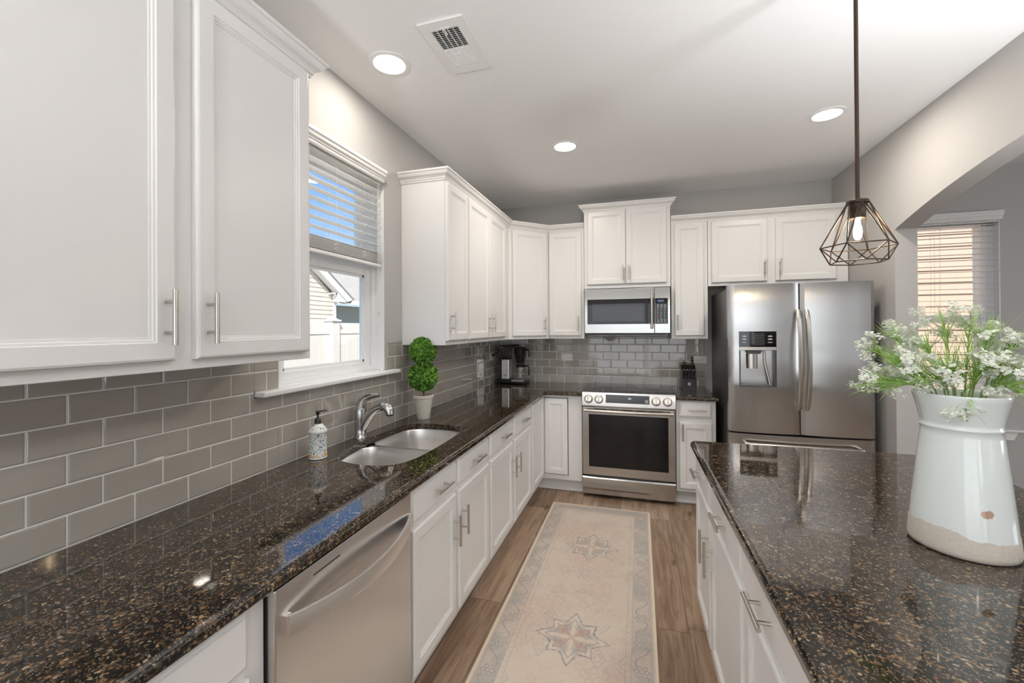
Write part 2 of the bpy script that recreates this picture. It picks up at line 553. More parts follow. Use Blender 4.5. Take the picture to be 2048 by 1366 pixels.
def lathe(bm, prof, c=(0, 0, 0), seg=32, cap0=True, cap1=True):
    rings = []
    for r, z in prof:
        rings.append([bm.verts.new((c[0] + r * math.cos(2 * PI * k / seg), c[1] + r * math.sin(2 * PI * k / seg), c[2] + z)) for k in range(seg)])
    for a, b in zip(rings, rings[1:]):
        for k in range(seg):
            bm.faces.new((a[k], a[(k + 1) % seg], b[(k + 1) % seg], b[k]))
    if cap0:
        bm.faces.new(rings[0][::-1])
    if cap1:
        bm.faces.new(rings[-1])
    return bm


def prism(bm, poly, axis, a, b):
    """Extrude a 2-D polygon: axis 'x' takes (y,z), 'y' takes (x,z), 'z' takes (x,y)."""
    mk = dict(x=lambda p, t: (t, p[0], p[1]), y=lambda p, t: (p[0], t, p[1]), z=lambda p, t: (p[0], p[1], t))[axis]
    va = [bm.verts.new(mk(p, a)) for p in poly]
    vb = [bm.verts.new(mk(p, b)) for p in poly]
    bm.faces.new(va)
    bm.faces.new(vb[::-1])
    n = len(poly)
    for i in range(n):
        bm.faces.new((va[i], vb[i], vb[(i + 1) % n], va[(i + 1) % n]))
    return bm


def offs(path, d, closed):
    """Offset a 2-D path to its right by d, mitred."""
    n = len(path)
    out = []
    for i in range(n):
        p = Vector(path[i])
        a = Vector(path[i - 1]) if (closed or i > 0) else None
        b = Vector(path[(i + 1) % n]) if (closed or i < n - 1) else None
        d1 = (p - a).normalized() if a is not None else None
        d2 = (b - p).normalized() if b is not None else None
        n1 = Vector((d1.y, -d1.x)) if d1 is not None else None
        n2 = Vector((d2.y, -d2.x)) if d2 is not None else None
        if n1 is None:
            m = n2
        elif n2 is None:
            m = n1
        else:
            m = (n1 + n2).normalized()
            m = m / max(0.3, m.dot(n1))
        out.append(p + m * d)
    return out


def sweep(bm, path, prof, closed=False):
    """Sweep profile [(out, z)] along a 2-D path; out goes to the right of the path."""
    rings = []
    for o, z in prof:
        rings.append([bm.verts.new((p.x, p.y, z)) for p in offs(path, o, closed)])
    n = len(path)
    m = len(prof)
    for j in range(m - 1):
        for i in range(n if closed else n - 1):
            k = (i + 1) % n
            bm.faces.new((rings[j][i], rings[j][k], rings[j + 1][k], rings[j + 1][i]))
    if not closed:
        for i in (0, n - 1):
            bm.faces.new([rings[j][i] for j in range(m)])
    return rings


def obj(name, bm, mat, parent=None, smooth=False, angle=35, mats=None):
    bmesh.ops.recalc_face_normals(bm, faces=bm.faces)
    me = bpy.data.meshes.new(name)
    bm.to_mesh(me)
    bm.free()
    for m in (mats or [mat]):
        me.materials.append(M[m] if isinstance(m, str) else m)
    if smooth:
        for p in me.polygons:
            p.use_smooth = True
        me.set_sharp_from_angle(angle=math.radians(angle))
    o = bpy.data.objects.new(name, me)
    C.objects.link(o)
    if parent:
        o.parent = parent
    return o


def tag(o, label, cat, group=None, kind=None):
    o['label'] = label
    o['category'] = cat
    if group:
        o['group'] = group
    if kind:
        o['kind'] = kind
    return o


def thing(name, label, cat, loc=(0, 0, 0), rz=0.0, group=None, kind=None):
    o = bpy.data.objects.new(name, None)
    C.objects.link(o)
    o.location = loc
    o.rotation_euler = (0, 0, rz)
    o.empty_display_size = 0.05
    return tag(o, label, cat, group, kind)


def struct(name, bm, m, label, cat):
    return tag(obj(name, bm, m), label, cat, None, 'structure')


def dup(root, loc, rz=0.0, label=None):
    r = root.copy()
    C.objects.link(r)
    r.location = loc
    r.rotation_euler = (0, 0, rz)
    if label:
        r['label'] = label
    for ch in list(root.children):
        c = ch.copy()
        C.objects.link(c)
        c.parent = r
        for g in ch.children:
            d = g.copy()
            C.objects.link(d)
            d.parent = c
    return r


def text(name, s, size, loc, rot, mat, parent, depth=0.0004):
    cu = bpy.data.curves.new('lettering', 'FONT')
    cu.body = s
    cu.size = size
    cu.align_x = 'CENTER'
    cu.align_y = 'CENTER'
    cu.extrude = depth
    o = bpy.data.objects.new('tmp', cu)
    C.objects.link(o)
    me = bpy.data.meshes.new_from_object(o.evaluated_get(bpy.context.evaluated_depsgraph_get()))
    bpy.data.objects.remove(o)
    me.materials.clear()
    me.materials.append(M[mat])
    r = bpy.data.objects.new(name, me)
    r.location = loc
    r.rotation_euler = rot
    C.objects.link(r)
    r.parent = parent
    return r


# ------------------------------------------------------------------ the room
bm = BM(); box(bm, -0.15, 6.65, -8.65, 0.15, ZF - 0.06, ZF)
struct('floor', bm, 'floor', 'brown wood plank floor of the kitchen', 'floor')
bm = BM(); box(bm, -0.15, 6.65, -8.65, 0.15, CEIL, CEIL + 0.1)
struct('ceiling', bm, 'ceiling', 'smooth white ceiling over the kitchen', 'ceiling')
WY0, WY1, WZ0, WZ1 = -2.905, -2.135, 1.232, 2.372       # kitchen window opening
bm = BM()
for a in ((-8.65, WY0, ZF, CEIL), (WY1, 0.15, ZF, CEIL), (WY0, WY1, ZF, WZ0 - 0.022), (WY0, WY1, WZ1, CEIL)):
    box(bm, -0.15, 0, *a)
struct('wall_left', bm, 'paint', 'grey painted wall with the sink window', 'wall')
DX0, DX1, DZ0, DZ1 = 3.36, 4.19, 0.66, 2.33            # dining window opening
bm = BM()
for x0, x1, z0, z1 in ((-0.15, DX0, ZF, CEIL), (DX1, 6.65, ZF, CEIL), (DX0, DX1, ZF, DZ0 - 0.02), (DX0, DX1, DZ1, CEIL)):
    box(bm, x0, x1, 0, 0.15, z0, z1)
struct('wall_back', bm, 'paint', 'grey painted wall behind the range and dining window', 'wall')
arch = []
for i in range(25):
    y = -0.938 - i * (3.04 / 24)
    t_ = -(y + 0.938)
    arch.append((y, 2.109 + 0.3007 * t_ - 0.0989 * t_ * t_))
poly = [(0, ZF), (0, CEIL), (-4.35, CEIL), (-4.35, ZF), (arch[-1][0], ZF)] + arch[::-1] + [(arch[0][0], ZF)]
bm = BM(); prism(bm, poly, 'x', 3.06, 3.18)
struct('wall_right', bm, 'paint', 'grey wall with a wide arched opening to the dining room', 'wall')
bm = BM(); box(bm, -0.15, 6.65, -8.65, -8.5, ZF, CEIL)
struct('wall_rear', bm, 'paint', 'grey wall of the living area behind the viewer', 'wall')
bm = BM(); box(bm, 6.5, 6.65, -8.5, 0, ZF, CEIL)
struct('wall_east', bm, 'paint', 'grey outer wall of the dining room', 'wall')
for i, (x, y, rz, wd, z0, z1) in enumerate(((1.65, -8.5, 0, 3.2, ZF, 2.15), (3.95, -8.5, 0, 0.7, 0.68, 2.22), (6.5, -6.5, PI / 2, 1.6, 0.68, 2.22), (6.5, -2.4, PI / 2, 1.2, 0.72, 2.28))):  # the two windows on the east wall are added for light, unseen
    bm = BM()
    h = wd / 2
    for a in ((-h - 0.08, -h, z0, z1 + 0.08), (h, h + 0.08, z0, z1 + 0.08), (-h, h, z1, z1 + 0.08), (-0.025, 0.025, z0, z1)):
        box(bm, a[0], a[1], 0.0005, 0.035, a[2], a[3])
    if i:
        box(bm, -h - 0.1, h + 0.1, 0.0005, 0.06, z0 - 0.04, z0)
        box(bm, -h, h, 0.0005, 0.03, 1.43, 1.47)
    o = struct('window_%d' % (i + 3), bm, 'trim', 'unseen white framed window on an outer wall', 'window')
    o.location = (x, y, 0)
    o.rotation_euler = (0, 0, rz)

# kitchen window: frame, two sashes, panes, stool
kw = thing('window_1', 'white double hung window above the sink', 'window', (0, 0, 0), 0, None, 'structure')
bm = BM()
for a in ((WY0, WY0 + 0.035, WZ0, WZ1), (WY1 - 0.035, WY1, WZ0, WZ1), (WY0 + 0.0352, WY1 - 0.0352, WZ0, WZ0 + 0.03), (WY0 + 0.0352, WY1 - 0.0352, WZ1 - 0.035, WZ1)):
    box(bm, -0.15, -0.062, *a, bev=0.002)
obj('window_frame', bm, 'vinyl', kw)
bm = BM()
box(bm, -0.062, -0.0005, WY0 + 0.0004, WY0 + 0.004, WZ0 + 0.001, WZ1); box(bm, -0.062, -0.0005, WY1 - 0.004, WY1 - 0.0004, WZ0 + 0.001, WZ1); box(bm, -0.062, -0.0005, WY0 + 0.004, WY1 - 0.004, WZ1 - 0.004, WZ1 - 0.0004)
obj('bright_jamb_sheet', bm, 'trim', kw)  # white sheets added over the jamb; outside light put into their colour


def sash(name, y0, y1, z0, z1, x0, x1, st, top, bot):
    bm = BM()
    for a in ((y0, y0 + st, z0, z1), (y1 - st, y1, z0, z1), (y0 + st, y1 - st, z0, z0 + bot), (y0 + st, y1 - st, z1 - top, z1)):
        box(bm, x0, x1, *a, bev=0.005)
    g = 0.012
    xm = (x0 + x1) / 2
    for a in ((y0 + st, y0 + st + g, z0 + bot, z1 - top), (y1 - st - g, y1 - st, z0 + bot, z1 - top), (y0 + st, y1 - st, z0 + bot, z0 + bot + g), (y0 + st, y1 - st, z1 - top - g, z1 - top)):
        box(bm, xm - 0.009, xm + 0.009, *a)
    s = obj(name, bm, 'vinyl', kw)
    bm = BM()
    box(bm, xm - 0.002, xm + 0.002, y0 + st, y1 - st, z0 + bot, z1 - top)
    obj('pane', bm, 'glass', s)


sash('lower_sash', WY0 + 0.037, WY1 - 0.037, WZ0 + 0.012, 1.847, -0.104, -0.068, 0.055, 0.062, 0.045)
sash('upper_sash', WY0 + 0.037, WY1 - 0.037, 1.80, WZ1 - 0.036, -0.142, -0.108, 0.05, 0.05, 0.045)
bm = BM(); box(bm, -0.062, 0.0, WY0, WY1, WZ0 - 0.022, WZ0); box(bm, 0.0, 0.055, -3.026, -2.044, WZ0 - 0.022, WZ0, 0.006, 3)
obj('window_stool', bm, 'trim', kw)

# dining window
dw = thing('window_2', 'tall white dining room window seen through the arch', 'window', (0, 0, 0), 0, None, 'structure')
bm = BM()
for a in ((DX0, DX0 + 0.085, DZ0, DZ1), (DX1 - 0.085, DX1, DZ0, DZ1)):
    box(bm, a[0], a[1], 0.06, 0.15, a[2], a[3], 0.004)
for a in ((DX0, DX0 + 0.006), (DX1 - 0.006, DX1)):
    box(bm, a[0], a[1], 0.0, 0.06, DZ0, DZ1)
box(bm, DX0, DX1, 0.06, 0.15, DZ0, DZ0 + 0.05); box(bm, DX0, DX1, 0.06, 0.15, DZ1 - 0.05, DZ1)
box(bm, DX0 + 0.05, DX1 - 0.05, 0.075, 0.13, 1.50, 1.56, 0.004)
obj('window_frame', bm, 'vinyl', dw)
bm = BM(); box(bm, DX0 + 0.05, DX1 - 0.05, 0.11, 0.114, DZ0 + 0.05, DZ1 - 0.05)
obj('pane', bm, 'glass', dw)
bm = BM(); box(bm, DX0, DX1, -0.0, 0.06, DZ0 - 0.02, DZ0); box(bm, DX0 - 0.12, DX1 + 0.12, -0.05, -0.0005, DZ0 - 0.02, DZ0, 0.004)
prism(bm, [(DX0 - 0.09, DZ0 - 0.02), (DX1 + 0.09, DZ0 - 0.02), (DX1 + 0.06, DZ0 - 0.085), (DX0 - 0.06, DZ0 - 0.085)], 'y', -0.022, -0.0005)
obj('window_stool', bm, 'trim', dw)

# ------------------------------------------------------------------ backsplash
PX, PZ, CT = 0.1555, 0.079, 0.914


def tiles(regions, axis, s0, rows, lo, hi, name, label):
    bm = BM()
    g = 0.0021

    def put(a0, a1, z0, z1):
        if a1 - a0 < 0.006 or z1 - z0 < 0.006:
            return
        lv = [(0.002, 0.0), (0.0065, 0.0), (0.0078, 0.0014), (0.0084, 0.0045)]
        rings = []
        for d, i in lv:
            q = [(a0 + i, z0 + i), (a1 - i, z0 + i), (a1 - i, z1 - i), (a0 + i, z1 - i)]
            rings.append([bm.verts.new((d, a, z) if axis == 'x' else (a, -d, z)) for a, z in q])
        for r0, r1 in zip(rings, rings[1:]):
            for k in range(4):
                bm.faces.new((r0[k], r0[(k + 1) % 4], r1[(k + 1) % 4], r1[k]))
        bm.faces.new(rings[-1])

    for k in range(rows):
        ph = s0 + (PX / 2 if k % 2 else 0)
        i0 = int(math.floor((lo - ph) / PX)) - 1
        i1 = int(math.ceil((hi - ph) / PX)) + 1
        for i in range(i0, i1):
            a0, a1 = ph + i * PX + g, ph + (i + 1) * PX - g
            z0, z1 = CT + k * PZ + g, CT + (k + 1) * PZ - g
            if k == 0:
                z0 = CT - 0.002
            for ra0, ra1, rz0, rz1 in regions:
                put(max(a0, ra0), min(a1, ra1), max(z0, rz0), min(z1, rz1))
    root = tag(obj(name, bm, 'tile'), label, 'backsplash')
    bm = BM()
    for ra0, ra1, rz0, rz1 in regions:
        if axis == 'x':
            box(bm, 0.0004, 0.0058, ra0, ra1, rz0, rz1)
        else:
            box(bm, ra0, ra1, -0.0058, -0.0004, rz0, rz1)
    obj('grout', bm, 'grout', root)
    return root


bl = tiles([(-4.9, -3.03, 0.905, 1.371), (-3.03, -2.916, 0.905, 1.208), (-3.03, -2.916, 1.233, 1.371), (-2.916, -2.118, 0.905, 1.208), (-2.118, -2.04, 0.905, 1.208), (-2.118, -2.04, 1.233, 1.384), (-2.04, -1.952, 0.905, 1.384), (-1.952, -0.006, 0.905, 1.371)], 'x', -3.5915, 6, -4.9, 0, 'tile_backsplash', 'glossy taupe subway tile backsplash running along the sink wall')
bm = BM(); box(bm, 0.0004, 0.0088, -2.131, -2.119, 1.233, 1.397, 0.002); box(bm, 0.0004, 0.0088, -2.119, -1.951, 1.385, 1.397, 0.002)
obj('edge_trim', bm, 'tile', bl)['label'] = 'narrow grey edge trim'
bm = BM(); box(bm, 0.0004, 0.0088, -2.915, -2.905, 1.233, 1.371)
obj('edge_trim', bm, 'trim', bl)['label'] = 'white edge trim beside the window'
tiles([(0.0095, 2.03, 0.905, 1.371), (0.96, 1.718, 1.371, 1.42)], 'y', 0.4006, 7, 0, 2.1, 'tile_backsplash', 'glossy taupe subway tile backsplash behind the range')


# ------------------------------------------------------------------ cabinets
def bar_pull(parent, kind, cx, cz, yf, L=0.137, name='handle'):
    """Bar pull on a front whose outer face is at local y = yf (facing -y)."""
    bm = BM()
    h = L / 2
    y = yf - 0.032
    if kind == 'v':
        tube(bm, [(cx, y, cz - h), (cx, y, cz + h)], 0.006, 12)
        for s in (-0.038, 0.038):
            tube(bm, [(cx, yf + 0.0005, cz + s), (cx, y, cz + s)], 0.0045, 8)
    else:
        tube(bm, [(cx - h, y, cz), (cx + h, y, cz)], 0.006, 12)
        for s in (-0.038, 0.038):
            tube(bm, [(cx + s, yf + 0.0005, cz), (cx + s, y, cz)], 0.0045, 8)
    return obj(name, bm, 'nickel', parent, True)


def panel_front(name, x0, x1, z0, z1, parent, y0=-0.0005, th=0.021, stile=0.046, drawer=False):
    """Recessed-panel door (or slab drawer with a routed edge) in local x/z facing -y."""
    bm = BM()
    if drawer:
        lv = [(0, 0.0), (0, th * 0.55), (0.004, th * 0.62), (0.010, th * 0.75), (0.013, th), (0.017, th)]
    else:
        lv = [(0, 0.0), (0, th - 0.006), (0.003, th - 0.002), (0.008, th), (stile, th), (stile + 0.002, th - 0.003), (stile + 0.007, th - 0.0035), (stile + 0.009, th - 0.006), (stile + 0.014, th - 0.0065), (stile + 0.0145, th - 0.0085), (stile + 0.02, th - 0.0085)]
    rings = []
    for i, d in lv:
        rings.append([bm.verts.new((a, y0 - d, z)) for a, z in ((x0 + i, z0 + i), (x1 - i, z0 + i), (x1 - i, z1 - i), (x0 + i, z1 - i))])
    for r0, r1 in zip(rings, rings[1:]):
        for k in range(4):
            bm.faces.new((r0[k], r0[(k + 1) % 4], r1[(k + 1) % 4], r1[k]))
    bm.faces.new(rings[0])
    bm.faces.new(rings[-1])
    return obj(name, bm, 'white', parent), y0 - th


def cabinet(name, label, loc, rz, W, z0, z1, D, doors=(), drawers=(), kick=False, cat='cabinet', group=None, body=None, kick_ends=(0, 0)):
    t = thing(name, label, cat, (*loc, 0), rz, group)
    bm = BM()
    if body:
        prism(bm, body, 'z', z0, z1)
    else:
        box(bm, 0.001, W - 0.001, 0, D, z0, z1, 0.0015, 1)
    obj('body', bm, 'white', t)
    if kick:
        bm = BM()
        box(bm, 0.001 + kick_ends[0], W - 0.001 - kick_ends[1], 0.075, D, ZF + 0.0005, z0)
        prism(bm, [(0.075, ZF + 0.0005), (0.075, ZF + 0.022), (0.068, ZF + 0.019), (0.063, ZF + 0.010), (0.062, ZF + 0.0005)], 'x', 0.001 + kick_ends[0], W - 0.001 - kick_ends[1])
        obj('toe_kick', bm, 'white', t)
    for d in doors:
        o, yf = panel_front('door', d[0], d[1], d[2], d[3], t)
        if len(d) > 4:
            bar_pull(o, *d[4], yf)
    for d in drawers:
        o, yf = panel_front('drawer', d[0], d[1], d[2], d[3], t, drawer=True)
        if len(d) > 4 and d[4]:
            bar_pull(o, *d[4], yf)
    return t


UB, UT = 1.372, 2.415                 # wall cabinets
L90 = PI / 2
# left wall, over the counter in the foreground  (local x = world y - y0)
y0 = -3.985
cabinet('wall_cabinet', 'large white two-door wall cabinet in the near foreground, left of the sink window', (0.304, y0), L90, 0.925, UB, UT, 0.303,
        doors=[(0.02, -3.536 - y0, 1.399, 2.395, ('v', -3.562 - y0, 1.508)), (-3.484 - y0, -3.084 - y0, 1.399, 2.395, ('v', -3.455 - y0, 1.508))])
y0 = -1.948
cabinet('wall_cabinet', 'white single-door wall cabinet with its side facing the sink window', (0.304, y0), L90, 0.334, UB, UT, 0.303,
        doors=[(0.006, 0.331, 1.399, 2.385, ('v', 0.046, 1.515))])
y0 = -1.613
cabinet('wall_cabinet', 'white two-door wall cabinet between the single-door one and the corner cabinet', (0.304, y0), L90, 0.993, UB, UT, 0.303,
        doors=[(0.012, 0.428, 1.399, 2.385, ('v', 0.395, 1.515)), (0.436, 0.855, 1.399, 2.385, ('v', 0.468, 1.515))])
# corner cabinet: diagonal front from (0.304,-0.62) to (0.614,-0.31)
q = 0.31 * math.sqrt(2)
c45 = math.cos(PI / 4)


def loc45(X, Y):
    dx, dy = X - 0.304, Y + 0.62
    return (dx * c45 + dy * c45, -dx * c45 + dy * c45)


cc = cabinet('corner_wall_cabinet', 'white corner wall cabinet with a diagonal door above the coffee maker', (0.304, -0.62), PI / 4, q, UB, UT, 0.3,
             doors=[(0.035, q - 0.035, 1.399, 2.385, ('v', q - 0.066, 1.508))], body=[loc45(*p) for p in ((0.304, -0.619), (0.613, -0.31), (0.613, -0.001), (0.001, -0.001), (0.001, -0.619))])
cabinet('wall_cabinet', 'narrow white wall cabinet between the corner cabinet and the microwave', (0.615, -0.31), 0, 0.340, UB, UT, 0.309,
        doors=[(0.004, 0.316, 1.399, 2.385, ('v', 0.287, 1.515))])
cabinet('wall_cabinet', 'raised white two-door wall cabinet with crown above the microwave', (0.957, -0.328), 0, 0.762, 1.838, 2.575, 0.327,
        doors=[(0.032, 0.376, 1.873, 2.553, ('v', 0.352, 1.972)), (0.380, 0.728, 1.873, 2.553, ('v', 0.405, 1.972))])
cabinet('wall_cabinet', 'narrow white wall cabinet between the microwave and the refrigerator', (1.722, -0.31), 0, 0.300, UB, UT, 0.309,
        doors=[(0.030, 0.268, 1.399, 2.385, ('v', 0.052, 1.515))])
cabinet('wall_cabinet', 'wide white two-door wall cabinet above the refrigerator', (2.024, -0.31), 0, 1.030, 1.83, UT, 0.309,
        doors=[(0.028, 0.455, 1.857, 2.385, ('v', 0.435, 1.967)), (0.514, 0.944, 1.857, 2.385, ('v', 0.545, 1.967))])

CROWN = [(0.0, -0.022), (0.004, -0.022), (0.005, -0.014), (0.010, -0.010), (0.012, -0.003), (0.019, 0.004), (0.030, 0.011), (0.037, 0.022), (0.039, 0.029), (0.046, 0.031), (0.047, 0.042), (0.0, 0.042)]


def crown(path, z, label):
    bm = BM()
    sweep(bm, path, [(o + 0.0008, z + h) for o, h in CROWN])
    return tag(obj('crown_molding', bm, 'white'), label, 'molding')


crown([(0.001, -3.985), (0.304, -3.985), (0.304, -3.06), (0.001, -3.06)][1:], UT, 'white crown molding on top of the large foreground wall cabinet')
crown([(0.001, -1.948), (0.304, -1.948), (0.304, -0.62), (0.614, -0.31), (0.955, -0.31)], UT, 'white crown molding along the left wall and corner cabinets')
crown([(0.957, -0.001), (0.957, -0.328), (1.719, -0.328), (1.719, -0.001)], 2.575, 'white crown molding on the raised cabinet over the microwave')
crown([(1.722, -0.31), (3.055, -0.31)], UT, 'white crown molding over the cabinets above the refrigerator')

# base cabinets on the left run (front face x = 0.613)
BT, BB = 0.8815, 0.135
DZ, DRZ = (0.163, 0.716), (0.740, 0.868)
XF = 0.613
y0 = -4.6
cabinet('base_cabinet', 'white base cabinet left of the dishwasher with a drawer at its top', (XF, y0), L90, 1.0535, BB, BT, 0.60, kick=True,
        doors=[(0.03, 0.50, *DZ, ('v', 0.47, 0.57)), (0.53, 1.00, *DZ, ('v', 0.56, 0.57))], drawers=[(0.03, 0.50, *DRZ, ('h', 0.265, 0.805)), (0.53, 1.00, *DRZ, ('h', 0.765, 0.805))])
y0 = -2.927
bs = cabinet('base_cabinet', 'white sink base cabinet with two drawer fronts beside the dishwasher', (XF, y0), L90, 0.876, BB, BT, 0.60, kick=True,
        doors=[(0.018, 0.405, *DZ, ('v', 0.375, 0.56)), (0.437, 0.850, *DZ, ('v', 0.468, 0.572))], drawers=[(0.004, 0.415, *DRZ, ('h', 0.238, 0.805)), (0.437, 0.848, *DRZ, ('h', 0.648, 0.805))],
        body=[(0.001, 0), (0.875, 0), (0.875, 0.058), (0.001, 0.058)])
bm = BM(); box(bm, 0.001, 0.016, 0.06, 0.60, BB, BT); box(bm, 0.870, 0.875, 0.06, 0.60, BB, BT); box(bm, 0.017, 0.866, 0.06, 0.60, BB, BB + 0.016)
obj('side_panel', bm, 'white', bs)
y0 = -2.049
cabinet('base_cabinet', 'white base cabinet with two drawers and two doors between sink base and corner', (XF, y0), L90, 0.954, BB, BT, 0.60, kick=True,
        doors=[(0.006, 0.447, *DZ, ('v', 0.505 - 0.095, 0.56)), (0.484, 0.945, *DZ, ('v', 0.52, 0.56))], drawers=[(0.006, 0.447, *DRZ, ('h', 0.24, 0.805)), (0.484, 0.945, *DRZ, ('h', 0.72, 0.805))])
# corner base with a folding door: one leaf on each run
ck = thing('corner_base_cabinet', 'white corner base cabinet with a folding two-leaf door beside the range', 'cabinet')
bm = BM(); prism(bm, [(0.012, -1.094), (XF, -1.094), (XF, -0.613), (0.964, -0.613), (0.964, -0.012), (0.012, -0.012)], 'z', BB, BT)
obj('body', bm, 'white', ck)
bm = BM(); prism(bm, [(0.012, -1.094), (0.538, -1.094), (0.538, -0.538), (0.964, -0.538), (0.964, -0.012), (0.012, -0.012)], 'z', ZF + 0.0005, BB)
sweep(bm, [(0.538, -1.094), (0.538, -0.538), (0.964, -0.538)], [(0, ZF + 0.0005), (0.013, ZF + 0.0005), (0.012, ZF + 0.01), (0.007, ZF + 0.019), (0, ZF + 0.022)])
obj('toe_kick', bm, 'white', ck)
o, _ = panel_front('door', 0.0, 0.40, 0.165, 0.862, ck, th=0.019)
o.location = (XF, -1.045, 0)
o.rotation_euler = (0, 0, L90)
o, _ = panel_front('door', 0.0, 0.205, 0.182, 0.853, ck, th=0.019)
o.location = (0.634, -0.613, 0)
bm = BM()
for a in ((0.626, 0.846, 0.853, 0.8575), (0.8395, 0.844, 0.178, 0.856), (0.626, 0.844, 0.1765, 0.181)):
    box(bm, a[0], a[1], -0.6165, -0.612, a[2], a[3])
obj('door_gap', bm, 'rubber', ck)['label'] = 'dark gap around the corner door leaf'
cabinet('base_cabinet', 'narrow white base cabinet between range and refrigerator', (1.732, -0.613), 0, 0.300, BB, BT, 0.60, kick=True,
        doors=[(0.025, 0.268, 0.163, 0.705, ('v', 0.048, 0.625))], drawers=[(0.025, 0.268, 0.745, 0.866, ('h', 0.155, 0.810))])

# ------------------------------------------------------------------ worktops
OGEE = [(-0.020, 0.0), (-0.013, -0.0008), (-0.008, -0.003), (-0.005, -0.007), (-0.0045, -0.0095), (-0.001, -0.0105), (0.0, -0.013), (0.0, -0.026), (-0.002, -0.030), (-0.006, -0.032)]


def worktop(name, path, label, hole=None, top=CT):
    """Path runs counter-clockwise seen from above; its right side is outside."""
    bm = BM()
    rings = sweep(bm, path, [(o, top + z) for o, z in OGEE], closed=True)
    n = len(path)

    def fill(ring, hz, hring):
        es = []
        for a, b in zip(ring, ring[1:] + ring[:1]):
            e = bm.edges.get((a, b))
            es.append(e or bm.edges.new((a, b)))
        if hring:
            for a, b in zip(hring, hring[1:] + hring[:1]):
                e = bm.edges.get((a, b))
                es.append(e or bm.edges.new((a, b)))
        bmesh.ops.triangle_fill(bm, use_beauty=True, use_dissolve=False, edges=es)

    h0 = h1 = None
    if hole:
        h0 = [bm.verts.new((x, y, top)) for x, y in hole]
        h1 = [bm.verts.new((x, y, top - 0.032)) for x, y in hole]
        m = len(hole)
        for i in range(m):
            bm.faces.new((h0[i], h0[(i + 1) % m], h1[(i + 1) % m], h1[i]))
    fill(rings[0], top, h0)
    fill(rings[-1], top - 0.032, h1)
    return tag(obj(name, bm, 'granite', None, False), label, 'worktop')


def spline(pts, n=6):
    out = []
    m = len(pts)
    for i in range(m):
        p0, p1, p2, p3 = (Vector(pts[(i + k) % m]) for k in (-1, 0, 1, 2))
        for k in range(n):
            t = k / n
            out.append(tuple(0.5 * ((2 * p1) + (p2 - p0) * t + (2 * p0 - 5 * p1 + 4 * p2 - p3) * t * t + (3 * p1 - p0 - 3 * p2 + p3) * t ** 3)))
    return out


SINK = [(0.200, -2.785), (0.150, -2.70), (0.124, -2.57), (0.114, -2.42), (0.116, -2.30), (0.126, -2.19), (0.150, -2.11), (0.228, -2.068), (0.371, -2.066), (0.465, -2.090), (0.506, -2.15), (0.520, -2.28), (0.525, -2.42), (0.525, -2.56), (0.512, -2.70), (0.470, -2.785), (0.390, -2.818), (0.290, -2.818)]
hole = spline(SINK[::-1], 5)[::-1]
worktop('granite_worktop', [(0.0095, -4.65), (0.652, -4.65), (0.652, -0.70), (0.665, -0.663), (0.70, -0.650), (0.966, -0.650), (0.966, -0.0095), (0.0095, -0.0095)], 'long polished brown granite worktop with the undermount sink', hole)
worktop('granite_worktop', [(1.730, -0.650), (2.045, -0.650), (2.045, -0.0095), (1.730, -0.0095)], 'short granite worktop under the knife block')

# island
IA = math.radians(1.0)
IX, IY = 1.687, -2.045
ca, sa = math.cos(IA), math.sin(IA)


def isl(u, v):
    return (IX + u * ca - v * sa, IY + u * sa + v * ca)


ip = [isl(0.012, 0), isl(0.0, -0.012), isl(0.0, -2.20), isl(1.03, -2.20), isl(1.03, -0.16), isl(1.01, -0.075), isl(0.96, -0.022), isl(0.90, 0.0)]
worktop('island_worktop', ip, 'large polished brown granite island top under the vase')
IL = isl(0.042, -0.004)
irz = -PI / 2 + IA


def along(d):
    return (IL[0] + d * math.sin(IA), IL[1] - d * math.cos(IA))


cabinet('island_cabinet', 'white island cabinet at the end nearest the range', along(0), irz, 0.925, BB, BT, 0.60, kick=True,
        doors=[(0.022, 0.390, *DZ, ('v', 0.362, 0.565)), (0.412, 0.905, *DZ, ('v', 0.470, 0.565))], drawers=[(0.022, 0.390, *DRZ, ('h', 0.172, 0.800)), (0.412, 0.905, *DRZ, ('h', 0.665, 0.800))])
cabinet('island_cabinet', 'white island cabinet nearest the viewer, below the bottom right of the vase', along(0.926), irz, 1.25, BB, BT, 0.60, kick=True,
        doors=[(0.018, 0.60, *DZ, ('v', 0.565, 0.565)), (0.63, 1.22, *DZ, ('v', 0.66, 0.565))], drawers=[(0.018, 0.60, *DRZ, ('h', 0.215, 0.800)), (0.63, 1.22, *DRZ, ('h', 0.93, 0.800))])
bm = BM()
prism(bm, [isl(0.646, -0.02), isl(0.646, -2.17), isl(0.73, -2.17), isl(0.73, -0.02)], 'z', ZF + 0.0005, BT)
tag(obj('island_back_panel', bm, 'white'), 'plain white panel closing the back of the island', 'panel')

# ------------------------------------------------------------------ sink and faucet
sk = thing('kitchen_sink', 'stainless double bowl sink set under the granite worktop', 'sink', (0, 0, 0))


